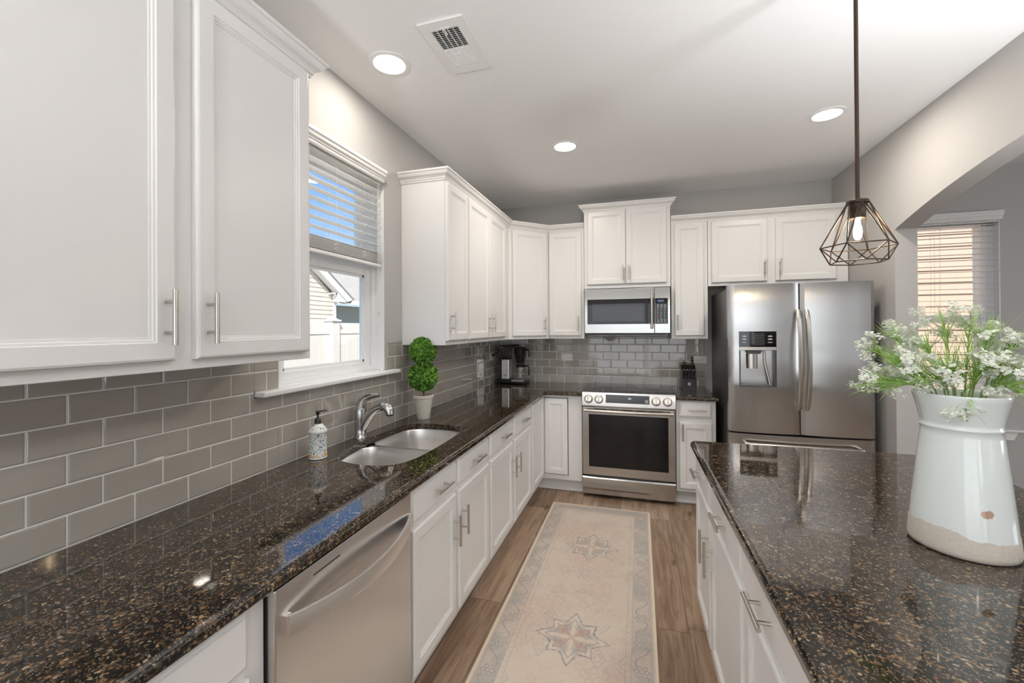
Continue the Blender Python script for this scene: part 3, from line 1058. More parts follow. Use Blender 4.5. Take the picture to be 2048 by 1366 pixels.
def bowl(pts, name):
    """Rounded bowl from an outline; bottom is a shrunk outline."""
    c = Vector((sum(p[0] for p in pts) / len(pts), sum(p[1] for p in pts) / len(pts)))
    bm = BM()
    rings = []
    for f, z in ((1.014, 0.8790), (1.0, 0.8790), (0.985, 0.872), (0.965, 0.80), (0.94, 0.735), (0.90, 0.712), (0.80, 0.703), (0.3, 0.700)):
        rings.append([bm.verts.new((c.x + (p[0] - c.x) * f, c.y + (p[1] - c.y) * f, z)) for p in pts])
    n = len(pts)
    for a, b in zip(rings, rings[1:]):
        for k in range(n):
            bm.faces.new((a[k], a[(k + 1) % n], b[(k + 1) % n], b[k]))
    bm.faces.new(rings[-1])
    o = obj(name, bm, 'sinksteel', sk, True, 50)
    bm = BM(); lathe(bm, [(0.02, 0.704), (0.044, 0.704), (0.046, 0.7015)], (c.x, c.y, 0), 24)
    obj('drain', bm, 'chrome', o, True)


out = [(p[0], p[1]) for p in hole]
# grow the outline a little below the stone, then cut it at the divider
cen = (0.33, -2.44)
grow = [(cen[0] + (p[0] - cen[0]) * 1.008, cen[1] + (p[1] - cen[1]) * 1.008) for p in out]
DV = -2.455
ra = 0.05


def half(sign):
    pts = [p for p in grow if (p[1] - DV) * sign > 0.012 + ra * 0.6]
    # order around the centre so the cut edge closes the ring
    c = Vector((0.33, DV + sign * 0.19))
    xs = 0.118, 0.527
    for x in (xs[0] + 0.004, xs[0] + 0.03, 0.19, 0.26, 0.33, 0.40, 0.46, xs[1] - 0.03, xs[1] - 0.004):
        e = min(x - xs[0], xs[1] - x)
        d = 0.012 + (ra * (1 - math.sqrt(max(0, 1 - (1 - min(1, e / ra)) ** 2))) if e < ra else 0)
        pts.append((x, DV + sign * d))
    pts.sort(key=lambda p: math.atan2(p[1] - c.y, p[0] - c.x))
    return pts


bowl(half(-1), 'near_bowl')
bowl(half(1), 'far_bowl')
bm = BM(); box(bm, 0.122, 0.522, DV - 0.0135, DV + 0.0135, 0.862, 0.8795, 0.005, 3)
obj('divider', bm, 'sinksteel', sk, True, 50)

fa = thing('kitchen_faucet', 'brushed steel single lever faucet with pull-out spout behind the sink', 'faucet', (0.064, -2.45, CT), math.radians(3))
bm = BM(); lathe(bm, [(0.034, 0.0004), (0.034, 0.006), (0.029, 0.012), (0.0285, 0.05), (0.030, 0.10), (0.031, 0.142), (0.030, 0.146)], (0, 0, 0), 32)
obj('body', bm, 'faucet', fa, True, 40)
bm = BM()
path = [(0.004, 0, 0.045), (0.022, 0, 0.075), (0.040, 0, 0.104), (0.062, 0, 0.131), (0.088, 0, 0.151), (0.112, 0, 0.162), (0.128, 0, 0.165)]
tube(bm, path, [0.024, 0.024, 0.023, 0.021, 0.019, 0.018, 0.018], 24)
sp = obj('spout', bm, 'faucet', fa, True, 50)
bm = BM()
tube(bm, [(0.116, 0, 0.1640), (0.122, 0, 0.1655), (0.142, 0, 0.166), (0.158, 0, 0.158), (0.166, 0, 0.143), (0.167, 0, 0.128)], [0.0195, 0.0225, 0.0245, 0.0245, 0.0235, 0.0225], 24)
sh = obj('spray_head', bm, 'faucet', sp, True, 50)
bm = BM(); lathe(bm, [(0.013, -0.006), (0.018, -0.004), (0.019, 0.004)], (0.167, 0, 0.126), 20)
obj('spray_face', bm, 'black', sp, True)
bm = BM()
path = [(-0.004, 0, 0.144), (0.0, 0, 0.165), (0.010, 0, 0.187), (0.030, 0, 0.205), (0.058, 0, 0.216), (0.088, 0, 0.222), (0.108, 0, 0.2235)]
tube(bm, path, [0.030, 0.0285, 0.0235, 0.0165, 0.0125, 0.0105, 0.009], 20, rx=(0.62, 1.0))
lathe(bm, [(0.0302, 0.147), (0.0302, 0.150), (0.029, 0.153)], (0, 0, 0), 28)
obj('lever', bm, 'faucet', fa, True, 50)

# ------------------------------------------------------------------ dishwasher (front faces +x)
dwsh = thing('dishwasher', 'stainless steel dishwasher with a bowed handle under the worktop', 'dishwasher', (XF, -3.545, 0), L90)
DWW = 0.612
bm = BM(); box(bm, 0.006, DWW - 0.006, 0.0, 0.58, 0.10, 0.875)
obj('tub', bm, 'bodygrey', dwsh)
bm = BM(); box(bm, 0.0035, DWW - 0.002, -0.026, -0.0005, 0.135, 0.872, 0.004, 2)
dd = obj('door', bm, 'dwsteel', dwsh)
bm = BM()
N = 28
rows = []
for i in range(N + 1):
    s = i / N
    x = 0.032 + s * (DWW - 0.052)
    b = math.sin(PI * s)
    y = -0.028 - 0.052 * b ** 0.8
    rows.append([bm.verts.new((x, y + dy, 0.776 + dz - 0.012 * b)) for dy, dz in ((0.0, 0.0225), (-0.004, 0.0245), (-0.011, 0.0235), (-0.013, 0.0), (-0.011, -0.0235), (-0.004, -0.0245), (0.0, -0.0225))])
for a, b in zip(rows, rows[1:]):
    for k in range(7):
        bm.faces.new((a[k], a[(k + 1) % 7], b[(k + 1) % 7], b[k]))
bm.faces.new(rows[0])
bm.faces.new(rows[-1])
for x in (0.032, DWW - 0.020):
    box(bm, x - 0.004, x + 0.012, -0.036, -0.0262, 0.7535, 0.80)
obj('handle', bm, 'sinksteel', dd, True, 40)
bm = BM(); box(bm, 0.125, 0.225, -0.0268, -0.0258, 0.8405, 0.8440)
obj('indicator_slot', bm, 'black', dd)
bm = BM(); box(bm, 0.02, DWW - 0.02, 0.06, 0.5, ZF + 0.0005, 0.0995)
obj('toe_kick', bm, 'black', dwsh)

# ------------------------------------------------------------------ range
RX = 0.972
rg = thing('range_oven', 'stainless slide-in electric range with glass cooktop', 'range', (RX, -0.655, 0))
RW = 0.755
bm = BM(); box(bm, 0.004, RW - 0.004, 0.032, 0.64, 0.045, 0.900)
box(bm, 0.06, 0.10, 0.1, 0.14, ZF, 0.045); box(bm, RW - 0.10, RW - 0.06, 0.1, 0.14, ZF, 0.045)
obj('body', bm, 'bodygrey', rg)
bm = BM(); box(bm, -0.004, RW + 0.004, 0.036, 0.648, 0.916, 0.924, 0.002)
obj('cooktop', bm, 'blackglass', rg)
bm = BM(); prism(bm, [(0.0355, 0.9235), (0.024, 0.924), (0.014, 0.921), (-0.012, 0.812), (-0.010, 0.803), (0.0355, 0.803)], 'x', 0.0, RW)
pn = obj('control_panel', bm, 'steel', rg)
ta = math.atan2(0.026, 0.109)


def onp(h):                        # point on the sloped control panel at height h
    return -0.012 + (h - 0.812) / 0.109 * 0.026


def slab(bm, x0, x1, h0, h1, d0, d1):
    vs = []
    for d in (d0, d1):
        for x, h in ((x0, h0), (x1, h0), (x1, h1), (x0, h1)):
            vs.append(bm.verts.new((x, onp(h) - d * math.cos(ta), h + d * math.sin(ta))))
    for f in ((0, 1, 2, 3), (7, 6, 5, 4), (0, 4, 5, 1), (1, 5, 6, 2), (2, 6, 7, 3), (3, 7, 4, 0)):
        bm.faces.new([vs[i] for i in f])


bm = BM(); slab(bm, 0.193, 0.560, 0.826, 0.911, -0.003, 0.009)
obj('display_bezel', bm, 'steel', pn)
bm = BM(); slab(bm, 0.200, 0.553, 0.838, 0.905, 0.008, 0.0105)
ds = obj('display', bm, 'blackglass', pn)
text('display_digits', '4 6', 0.017, (0.395, onp(0.880) - 0.0118, 0.880), (PI / 2 - ta, 0, 0), 'led', pn)
bm = BM()
for h in (0.848, 0.858, 0.866):
    slab(bm, 0.518, 0.544, h, h + 0.004, 0.0104, 0.0109)
obj('printed_marks', bm, 'mark', pn)
for kx in (0.056, 0.143, 0.605, 0.694):
    bm = BM()
    lathe(bm, [(0.034, 0.0), (0.034, 0.004), (0.029, 0.006), (0.028, 0.020), (0.025, 0.023)], (0, 0, 0), 28)
    box(bm, -0.007, 0.007, -0.027, 0.027, 0.020, 0.032, 0.002)
    k = obj('knob', bm, 'nickel', pn, True, 40)
    k.location = (kx, onp(0.864), 0.864)
    k.rotation_euler = (PI / 2 - ta, 0, 0)
    bm = BM(); lathe(bm, [(0.0365, 0.0003), (0.0365, 0.002), (0.0342, 0.002)], (0, 0, 0), 28)
    o = obj('knob_ring', bm, 'black', pn)
    o.location, o.rotation_euler = k.location, k.rotation_euler
bm = BM(); box(bm, 0.002, RW - 0.002, 0.002, 0.031, 0.2165, 0.797, 0.004)
od = obj('oven_door', bm, 'steel', rg)
bm = BM(); box(bm, 0.056, RW - 0.056, -0.0005, 0.0025, 0.288, 0.735, 0.001)
obj('oven_window', bm, 'blackglass', od)
bm = BM()
for x0, x1 in ((0.10, 0.20), (0.225, 0.30), (0.335, 0.42), (0.455, 0.53), (0.555, 0.655)):
    box(bm, x0, x1, 0.0012, 0.0024, 0.783, 0.787)
obj('vent_slots', bm, 'black', od)
bm = BM()
pts = [(0.018 + s * (RW - 0.036), -0.030 - 0.014 * math.sin(PI * s), 0.770) for s in [i / 24 for i in range(25)]]
tube(bm, pts, 0.0125, 14)
for x in (0.03, RW - 0.03):
    box(bm, x - 0.012, x + 0.012, -0.034, 0.0015, 0.760, 0.780, 0.003)
obj('handle', bm, 'nickel', od, True, 40)
text('lettering', 'SAMSUNG', 0.016, (RW / 2 - 0.03, 0.0015, 0.252), (PI / 2, 0, 0), 'markgrey', od, 0.0002)
bm = BM()
ring = []
for i in range(17):
    x = 0.002 + (RW - 0.004) * i / 16
    d = 0.006 * (1 - (2 * i / 16 - 1) ** 2)
    ring.append([bm.verts.new(p) for p in ((x, 0.031, 0.0535), (x, 0.004 - d, 0.0535), (x, 0.0 - d, 0.060), (x, -0.003 - d, 0.19), (x, 0.004 - d, 0.2), (x, 0.031, 0.2))])
for a, b in zip(ring, ring[1:]):
    for k in range(6):
        bm.faces.new((a[k], a[(k + 1) % 6], b[(k + 1) % 6], b[k]))
bm.faces.new(ring[0])
bm.faces.new(ring[-1])
obj('storage_drawer', bm, 'steel', rg, True, 30)

# ------------------------------------------------------------------ microwave
mw = thing('microwave_oven', 'stainless over-the-range microwave under the raised cabinet', 'microwave', (0.966, -0.388, 0))
MW = 0.744
bm = BM(); box(bm, 0.002, MW - 0.002, 0.026, 0.378, 1.418, 1.834)
obj('body', bm, 'bodygrey', mw)
bm = BM(); box(bm, 0, 0.612, 0, 0.0255, 1.424, 1.828, 0.003)
md = obj('door', bm, 'steel', mw)
bm = BM(); box(bm, 0.026, 0.611, -0.002, 0.001, 1.506, 1.732, 0.001)
obj('door_glass', bm, 'blackglass', md)
bm = BM(); box(bm, 0.070, 0.525, -0.0026, -0.0015, 1.532, 1.690)
M['meshglass'] = plain('screened_glass', (0.035, 0.035, 0.04), 0.06, var=0.1, scale=400, Specular_IOR_Level=0.45)
obj('screen', bm, 'meshglass', md)
bm = BM(); tube(bm, [(0.590, -0.040, 1.462), (0.590, -0.040, 1.775)], 0.0115, 14)
for z in (1.485, 1.752):
    tube(bm, [(0.590, -0.040, z), (0.590, 0.0005, z)], 0.008, 10)
obj('handle', bm, 'nickel', md, True)
bm = BM(); box(bm, 0.614, MW, 0, 0.0255, 1.424, 1.828, 0.003)
mp = obj('control_side', bm, 'steel', mw)
bm = BM(); box(bm, 0.618, MW - 0.020, -0.002, 0.001, 1.506, 1.732, 0.001)
obj('keypad', bm, 'blackglass', mp)
bm = BM()
for r in range(10):
    for c in range(3):
        x = 0.634 + c * 0.029
        z = 1.668 - r * 0.0165
        if (r, c) != (6, 0):
            box(bm, x, x + (0.016 if r in (0, 1, 8, 9) else 0.008), -0.0026, -0.0018, z, z + 0.0055)
obj('button_marks', bm, 'mark', mp)
bm = BM(); box(bm, 0.632, 0.650, -0.0026, -0.0018, 1.566, 1.574)
obj('stop_mark', bm, 'redmark', mp)
bm = BM(); box(bm, 0.640, 0.690, -0.0026, -0.0018, 1.700, 1.716)
obj('clock_display', bm, emit('dim_display', (0.35, 0.45, 0.8), 0.35), mp)
bm = BM(); box(bm, 0.03, MW - 0.03, 0.05, 0.35, 1.405, 1.4175)
obj('vent_bottom', bm, 'black', mw)

# ------------------------------------------------------------------ refrigerator
fr = thing('refrigerator', 'stainless french door refrigerator with water dispenser', 'refrigerator', (2.083, -0.86, 0))
FW = 0.908
bm = BM(); box(bm, 0.006, FW - 0.006, 0.075, 0.80, ZF + 0.03, 1.765, 0.004)
for x in (0.05, FW - 0.09):
    box(bm, x, x + 0.04, 0.12, 0.16, ZF, ZF + 0.03); box(bm, x, x + 0.04, 0.70, 0.74, ZF, ZF + 0.03)
obj('body', bm, 'bodygrey', fr)
for x in (0.01, FW - 0.075):
    bm = BM(); box(bm, x, x + 0.065, 0.076, 0.16, 1.7655, 1.785, 0.003)
    obj('hinge_cover', bm, 'bodygrey', fr)


def curved_front(x0, x1, z0, z1, back, hole=None, bulge=0.018):
    """Door with a gently bowed face; hole=(hx0,hx1,hz0,hz1) leaves an opening in the face."""
    bm = BM()
    xs = sorted(set([x0, x1] + [x0 + (x1 - x0) * i / 18 for i in range(19)] + ([hole[0], hole[1]] if hole else [])))
    zs = sorted(set([z0, z1] + ([hole[2], hole[3]] if hole else [])))

    def fy(x):
        s = (x - x0) / (x1 - x0)
        e = min(s, 1 - s) * (x1 - x0)
        r = 0.012 * max(0, 1 - e / 0.012) ** 2
        return bulge * (2 * s - 1) ** 2 + r
    grid = {}
    for i, x in enumerate(xs):
        for j, z in enumerate(zs):
            grid[i, j] = bm.verts.new((x, fy(x), z))
    for i in range(len(xs) - 1):
        for j in range(len(zs) - 1):
            if hole and hole[0] <= xs[i] + 1e-6 and xs[i + 1] <= hole[1] + 1e-6 and hole[2] <= zs[j] + 1e-6 and zs[j + 1] <= hole[3] + 1e-6:
                continue
            bm.faces.new((grid[i, j], grid[i + 1, j], grid[i + 1, j + 1], grid[i, j + 1]))
    r = bmesh.ops.extrude_edge_only(bm, edges=[e for e in bm.edges if len(e.link_faces) == 1])
    for v in r['geom']:
        if isinstance(v, bmesh.types.BMVert):
            v.co.y = back
    return bm


FG = 0.4635
HX = (0.070, 0.311, 1.036, 1.441)
ld = obj('door', curved_front(0.0, FG - 0.0035, 0.703, 1.787, 0.073, HX), 'steel', fr, True, 25)
rd = obj('door', curved_front(FG + 0.0035, FW, 0.703, 1.787, 0.073), 'steel', fr, True, 25)
fz = obj('freezer_drawer', curved_front(0.0, FW, 0.11, 0.690, 0.073), 'steel', fr, True, 25)
bm = BM(); box(bm, FG - 0.0032, FG + 0.0032, 0.04, 0.07, 0.705, 1.78); box(bm, 0.01, FW - 0.01, 0.045, 0.07, 0.6905, 0.7025)
obj('door_seal', bm, 'rubber', fr)
for xc, s in ((0.449, ld), (0.503, rd)):
    bm = BM()
    N = 22
    rows = []
    for i in range(N + 1):
        q = i / N
        z = 0.876 + q * 0.722
        y = 0.022 - 0.070 * math.sin(PI * min(1, max(0, q))) ** 0.55
        rows.append([bm.verts.new((xc + a, y + b, z)) for a, b in ((-0.013, 0.004), (-0.013, -0.006), (-0.007, -0.012), (0.007, -0.012), (0.013, -0.006), (0.013, 0.004))])
    for a, b in zip(rows, rows[1:]):
        for k in range(6):
            bm.faces.new((a[k], a[(k + 1) % 6], b[(k + 1) % 6], b[k]))
    bm.faces.new(rows[0])
    bm.faces.new(rows[-1])
    obj('handle', bm, 'nickel', s, True, 40)
bm = BM(); tube(bm, [(0.10, 0.012, 0.632), (0.10, -0.045, 0.632), (0.13, -0.055, 0.628), (FW - 0.13, -0.055, 0.628), (FW - 0.10, -0.045, 0.632), (FW - 0.10, 0.012, 0.632)], 0.011, 10)
obj('handle', bm, 'nickel', fz, True, 40)
# dispenser in the left door
x0, x1, z0, z1 = HX
dp = obj('dispenser_niche', box(BM(), x0 + 0.001, x1 - 0.001, 0.068, 0.072, z0, z1), 'steel', ld)
bm = BM()
for a in ((x0 + 0.0005, x0 + 0.010), (x1 - 0.010, x1 - 0.0005)):
    box(bm, a[0], a[1], 0.012, 0.0675, z0, 1.30)
box(bm, x0 + 0.010, x1 - 0.010, 0.010, 0.0675, z0, z0 + 0.010)
obj('niche_sides', bm, 'bodygrey', dp)
bm = BM(); box(bm, x0, x1, 0.006, 0.066, 1.328, z1, 0.001)
pnl = obj('touch_panel', bm, 'blackglass', ld)
for c in (0.094, 0.262):
    bm = BM()
    for k in range(3):
        box(bm, c - 0.004, c + 0.024, 0.0048, 0.0062, 1.402 - k * 0.0215, 1.4065 - k * 0.0215)
        if k < 2:
            box(bm, c + 0.001, c + 0.019, 0.0048, 0.0062, 1.4085 - k * 0.0215, 1.4115 - k * 0.0215)
    obj('panel_marks', bm, 'mark', pnl)
bm = BM()
for i in range(8):
    box(bm, 0.158, 0.236, 0.0048, 0.0062, 1.342 + i * 0.0115, 1.345 + i * 0.0115)
obj('display_lines', bm, 'markgrey', pnl)
bm = BM(); box(bm, x0, x1, 0.004, 0.066, 1.303, 1.3275, 0.002)
strip = obj('dispenser_strip', bm, 'nickel', ld)
bm = BM()
for x in (0.158, 0.192):
    for a in ((x, x + 0.022, 1.3195, 1.3205), (x, x + 0.022, 1.310, 1.311), (x, x + 0.001, 1.310, 1.3205), (x + 0.021, x + 0.022, 1.310, 1.3205)):
        box(bm, a[0], a[1], 0.003, 0.0042, a[2], a[3])
obj('button_outlines', bm, 'markgrey', strip)
bm = BM()
prism(bm, [(0.120, 1.3025), (0.226, 1.3025), (0.212, 1.276), (0.134, 1.276)], 'y', 0.022, 0.066)
obj('spout_housing', bm, 'bodygrey', ld)
bm = BM()
ring = []
for i in range(9):
    a = PI * i / 8
    ring.append((0.165 - 0.038 * math.cos(a), 0.060 - 0.020 * math.sin(a)))
va = [bm.verts.new((x, y, 1.2755)) for x, y in ring]
vb = [bm.verts.new((0.165 + (x - 0.165) * 0.92, y, 1.166)) for x, y in ring]
for i in range(8):
    bm.faces.new((va[i], va[i + 1], vb[i + 1], vb[i]))
bm.faces.new(va)
bm.faces.new(vb)
obj('dispenser_paddle', bm, 'nickel', ld, True, 50)
bm = BM()
tube(bm, [(0.246, 0.058, 1.298), (0.248, 0.052, 1.21), (0.262, 0.044, 1.13), (0.278, 0.036, 1.05)], 0.008, 10)
obj('ice_chute_rail', bm, 'nickel', ld, True)
text('lettering', 'SAMSUNG', 0.019, (FW - 0.082, 0.0105, 1.752), (PI / 2, 0, math.radians(5)), 'markgrey', rd, 0.0006)

# ------------------------------------------------------------------ blinds
kb = thing('window_blind', 'raised white slatted blind over the sink window', 'blind')
VAL = [(0.0, 2.331), (0.010, 2.333), (0.013, 2.340), (0.011, 2.347), (0.016, 2.352), (0.016, 2.358), (0.024, 2.366), (0.027, 2.380), (0.032, 2.385), (0.032, 2.400), (0.0, 2.400)]
bm = BM(); sweep(bm, [(0.0006, -2.885), (0.008, -2.885), (0.008, -2.158), (0.0006, -2.158)][1:3], VAL)
obj('valance', bm, 'blind', kb)
bm = BM(); box(bm, -0.058, -0.006, -2.882, -2.16, 2.318, 2.368)
obj('head_rail', bm, 'blind', kb)


def slat(bm, xa, xb, z, y0_, y1_, axis, tilt=0.0):
    n = 6
    up_, dn = [], []
    for i in range(n + 1):
        s = i / n
        a = xa + (xb - xa) * s
        zz = z + 0.0018 * math.sin(PI * s) + tilt * (s - 0.5)
        for lst, dz in ((up_, 0.0009), (dn, -0.0009)):
            for b in (y0_, y1_):
                lst.append(bm.verts.new((a, b, zz + dz) if axis == 'y' else (b, a, zz + dz)))
    for i in range(n):
        bm.faces.new((up_[2 * i], up_[2 * i + 1], up_[2 * i + 3], up_[2 * i + 2]))
        bm.faces.new((dn[2 * i], dn[2 * i + 1], dn[2 * i + 3], dn[2 * i + 2]))
    for e in ([0, 1], [2 * n, 2 * n + 1]):
        bm.faces.new((up_[e[0]], up_[e[1]], dn[e[1]], dn[e[0]]))
    for s in (0, 1):
        for i in range(n):
            bm.faces.new((up_[2 * i + s], up_[2 * i + 2 + s], dn[2 * i + 2 + s], dn[2 * i + s]))


bm = BM()
for i in range(9):
    slat(bm, -0.057, -0.007, 2.285 - i * 0.0455, -2.880, -2.152, 'y')
for i in range(10):
    slat(bm, -0.057, -0.007, 1.8625 + i * 0.0052, -2.880, -2.152, 'y')
obj('slats', bm, 'blind', kb, True, 30)
bm = BM(); box(bm, -0.057, -0.007, -2.880, -2.152, 1.838, 1.857, 0.004)
obj('bottom_rail', bm, 'blind', kb)
bm = BM()
for y in (-2.76, -2.535, -2.31):
    for x in (-0.0575, -0.0065):
        tube(bm, [(x, y, 1.86), (x, y, 2.32)], 0.0007, 5)
    for k in range(14):
        a = k * 0.9
        tube(bm, [(-0.004 + 0.004 * math.sin(a), y - 0.012 + 0.014 * math.cos(a), 1.885 + 0.0035 * (k - 6) * 0.8), (-0.002 + 0.004 * math.cos(a), y - 0.012 + 0.014 * math.cos(a + 1.3), 1.885 + 0.0035 * (k - 5) * 0.8)], 0.0009, 4)
obj('ladder_cords', bm, 'cord', kb)
bm = BM()
tube(bm, [(-0.003, -2.195, 2.33), (-0.002, -2.194, 1.6), (0.0, -2.200, 1.565), (0.0, -2.204, 1.24)], 0.0011, 5)
tube(bm, [(-0.003, -2.185, 2.33), (-0.001, -2.184, 1.6), (0.002, -2.186, 1.57), (0.004, -2.19, 1.24)], 0.0011, 5)
tube(bm, [(0.004, -2.19, 1.24), (0.02, -2.21, 1.235), (0.03, -2.25, 1.235), (0.022, -2.285, 1.236), (0.012, -2.26, 1.237), (0.02, -2.225, 1.239), (0.034, -2.235, 1.236), (0.034, -2.275, 1.235)], 0.0014, 5)
for y, z in ((-2.199, 1.572), (-2.185, 1.578)):
    lathe(bm, [(0.0015, -0.012), (0.0048, -0.010), (0.0045, 0.0), (0.002, 0.006)], (0.0, y, z), 8)
lathe(bm, [(0.003, 0.0), (0.0075, 0.002), (0.0085, 0.008), (0.006, 0.014), (0.002, 0.016)], (0.028, -2.215, 1.2335), 10)
obj('pull_cord', bm, 'cord', kb, True, 60)

db = thing('window_blind', 'lowered white slatted blind in the dining room window', 'blind')
bm = BM(); sweep(bm, [(DX0 - 0.01, -0.001), (DX0 - 0.01, -0.012), (DX1 + 0.004, -0.012), (DX1 + 0.004, -0.001)][1:3], [(o, z - 0.02) for o, z in VAL])
obj('valance', bm, 'blind', db)
bm = BM(); box(bm, DX0 + 0.006, DX1 - 0.006, 0.004, 0.056, 2.298, 2.328)
obj('head_rail', bm, 'blind', db)
bm = BM()
nz = 34
for i in range(nz):
    slat(bm, 0.004, 0.054, 2.285 - i * 0.0468, DX0 + 0.010, DX1 - 0.010, 'x')
obj('slats', bm, 'blind', db, True, 30)
bm = BM(); box(bm, DX0 + 0.008, DX1 - 0.008, 0.004, 0.054, 0.667, 0.684, 0.003)
obj('bottom_rail', bm, 'blind', db)
bm = BM()
for x in (DX0 + 0.10, DX0 + 0.415, DX1 - 0.13):
    for y in (0.0035, 0.0545):
        tube(bm, [(x, y, 0.68), (x, y, 2.31)], 0.0009, 5)
for x in (DX0 + 0.45, DX1 - 0.10, DX1 - 0.09):
    tube(bm, [(x, 0.001, 1.25), (x, 0.001, 2.31)], 0.0011, 5)
obj('ladder_cords', bm, 'cord', db)

# ------------------------------------------------------------------ ceiling fittings
cans = [(0.302, -2.538, 'round white recessed light nearest the sink window wall'), (0.956, -1.360, 'round white recessed light in the middle of the ceiling, before the range'), (2.543, -1.329, 'round white recessed light in front of the refrigerator'),
        (2.4, -5.6, 'round white recessed light behind the viewer over the living area')]
for i, (x, y, lab) in enumerate(cans):
    t_ = thing('recessed_light', lab, 'ceiling light', (x, y, CEIL), 0, 'recessed ceiling lights')
    bm = BM(); lathe(bm, [(0.099, -0.0005), (0.0985, -0.004), (0.092, -0.006), (0.076, -0.005), (0.072, -0.0008)], (0, 0, 0), 40, False, False)
    obj('trim_ring', bm, 'trim', t_, True)
    bm = BM(); lathe(bm, [(0.0005, -0.0022), (0.074, -0.0022)], (0, 0, 0), 40, False, False)
    bm.faces.ensure_lookup_table()
    obj('lens', bm, 'lamp', t_)
    l = bpy.data.lights.new('recessed_lamp', 'AREA')
    l.shape = 'DISK'
    l.size = 0.14
    l.energy = (3.8, 8.5, 8.5, 5)[i]
    l.color = (1.0, 0.91, 0.80)
    o = bpy.data.objects.new('recessed_lamp', l)
    o.location = (0, 0, -0.008)
    C.objects.link(o)
    o.parent = t_

vt = thing('ceiling_vent', 'rectangular white louvred air vent in the ceiling', 'vent', (0.664, -2.56, CEIL))
bm = BM()
hx, hy = 0.104, 0.178
ix, iy = 0.062, 0.128
for a in ((-hx, -ix, -hy, hy), (ix, hx, -hy, hy), (-ix, ix, -hy, -iy), (-ix, ix, iy, hy)):
    box(bm, a[0], a[1], a[2], a[3], -0.010, -0.0006)
obj('frame', bm, 'trim', vt)
bm = BM(); box(bm, -ix, ix, -iy, 0.0, -0.0022, -0.0008)
obj('duct', bm, 'dark', vt)
bm = BM()
for i in range(22):
    y = -iy + 0.004 + i * (2 * iy / 22)
    s = 1 if y < 0 else -1
    prism(bm, [(y, -0.0095), (y + 0.0018, -0.0095), (y + 0.0018 + s * 0.0062, -0.0026), (y + s * 0.0062, -0.0026)], 'x', -ix, ix)
for k in (-0.037, -0.012, 0.012, 0.037):
    box(bm, k - 0.001, k + 0.001, -iy, iy, -0.0092, -0.0030)
obj('louvres', bm, 'trim', vt)
bm = BM(); box(bm, -0.003, 0.003, -iy - 0.012, -iy + 0.03, -0.016, -0.0102); box(bm, -0.03, 0.03, -iy - 0.010, -iy - 0.006, -0.0125, -0.0102)
obj('damper_lever', bm, 'trim', vt)

# added uplighters, unseen, to brighten the ceiling: behind the viewer and by the arch
for x, y, lab, pw, sprd in ((0.8, -5.9, 'added bronze uplighter, unseen fill light in the living area behind the viewer', 76, 160), (2.92, -3.15, 'added bronze uplighter, unseen fill light between the island and the arch', 27, 140)):
    t_ = thing('fill_lamp', lab, 'added light', (x, y, ZF))
    bm = BM(); lathe(bm, [(0.14, 0.0004), (0.14, 0.012), (0.03, 0.025), (0.012, 0.035)], (0, 0, 0), 32)
    obj('base', bm, 'bronze', t_, True)
    bm = BM(); tube(bm, [(0, 0, 0.03), (0, 0, 1.12)], 0.011, 12)
    obj('pole', bm, 'bronze', t_, True)
    bm = BM(); lathe(bm, [(0.012, 1.12), (0.06, 1.135), (0.15, 1.20), (0.17, 1.24), (0.165, 1.24), (0.14, 1.20), (0.05, 1.15)], (0, 0, 0), 36, True, True)
    obj('lamp_shade', bm, 'bronze', t_, True)
    l = bpy.data.lights.new('fill_uplight', 'AREA')
    l.shape = 'DISK'
    l.size = 0.28
    l.energy = pw
    l.spread = math.radians(sprd)
    l.color = (0.97, 0.985, 1.0)
    o = bpy.data.objects.new('fill_uplight', l)
    o.location = (0, 0, 1.235)
    o.rotation_euler = (PI, 0, 0)
    C.objects.link(o)
    o.parent = t_

# pendant over the island
pd = thing('pendant_lamp', 'bronze wire cage pendant lamp hanging over the island', 'pendant lamp', (2.163, -2.60, 0))
bm = BM(); tube(bm, [(0, 0, 1.905), (0, 0, CEIL - 0.02)], 0.0062, 12)
obj('rod', bm, 'bronze', pd, True)
bm = BM(); lathe(bm, [(0.062, CEIL - 0.001), (0.062, CEIL - 0.014), (0.05, CEIL - 0.022), (0.012, CEIL - 0.03)], (0, 0, 0), 32)
obj('ceiling_canopy', bm, 'bronze', pd, True)
bm = BM(); lathe(bm, [(0.031, 1.8935), (0.032, 1.898), (0.031, 1.903), (0.010, 1.909), (0.007, 1.914)], (0, 0, 0), 28)
obj('cap', bm, 'bronze', pd, True)
bm = BM(); lathe(bm, [(0.0225, 1.842), (0.0225, 1.872), (0.0232, 1.873), (0.0232, 1.893)], (0, 0, 0), 28)
obj('socket', bm, 'bronze', pd, True)
bm = BM(); lathe(bm, [(0.0235, 1.752), (0.0235, 1.845)], (0, 0, 0), 32, False, False)
obj('glass_sleeve', bm, 'jar', pd, True)
bm = BM(); lathe(bm, [(0.001, 1.776), (0.006, 1.778), (0.0105, 1.785), (0.0125, 1.796), (0.0115, 1.808), (0.008, 1.822), (0.0065, 1.841)], (0, 0, 0), 20)
obj('bulb', bm, 'bulb', pd, True)
bm = BM()
a0 = math.radians(-7.6)


def hexv(r, z, off):
    return [Vector((r * math.cos(a0 + off + k * PI / 3), r * math.sin(a0 + off + k * PI / 3), z)) for k in range(6)]


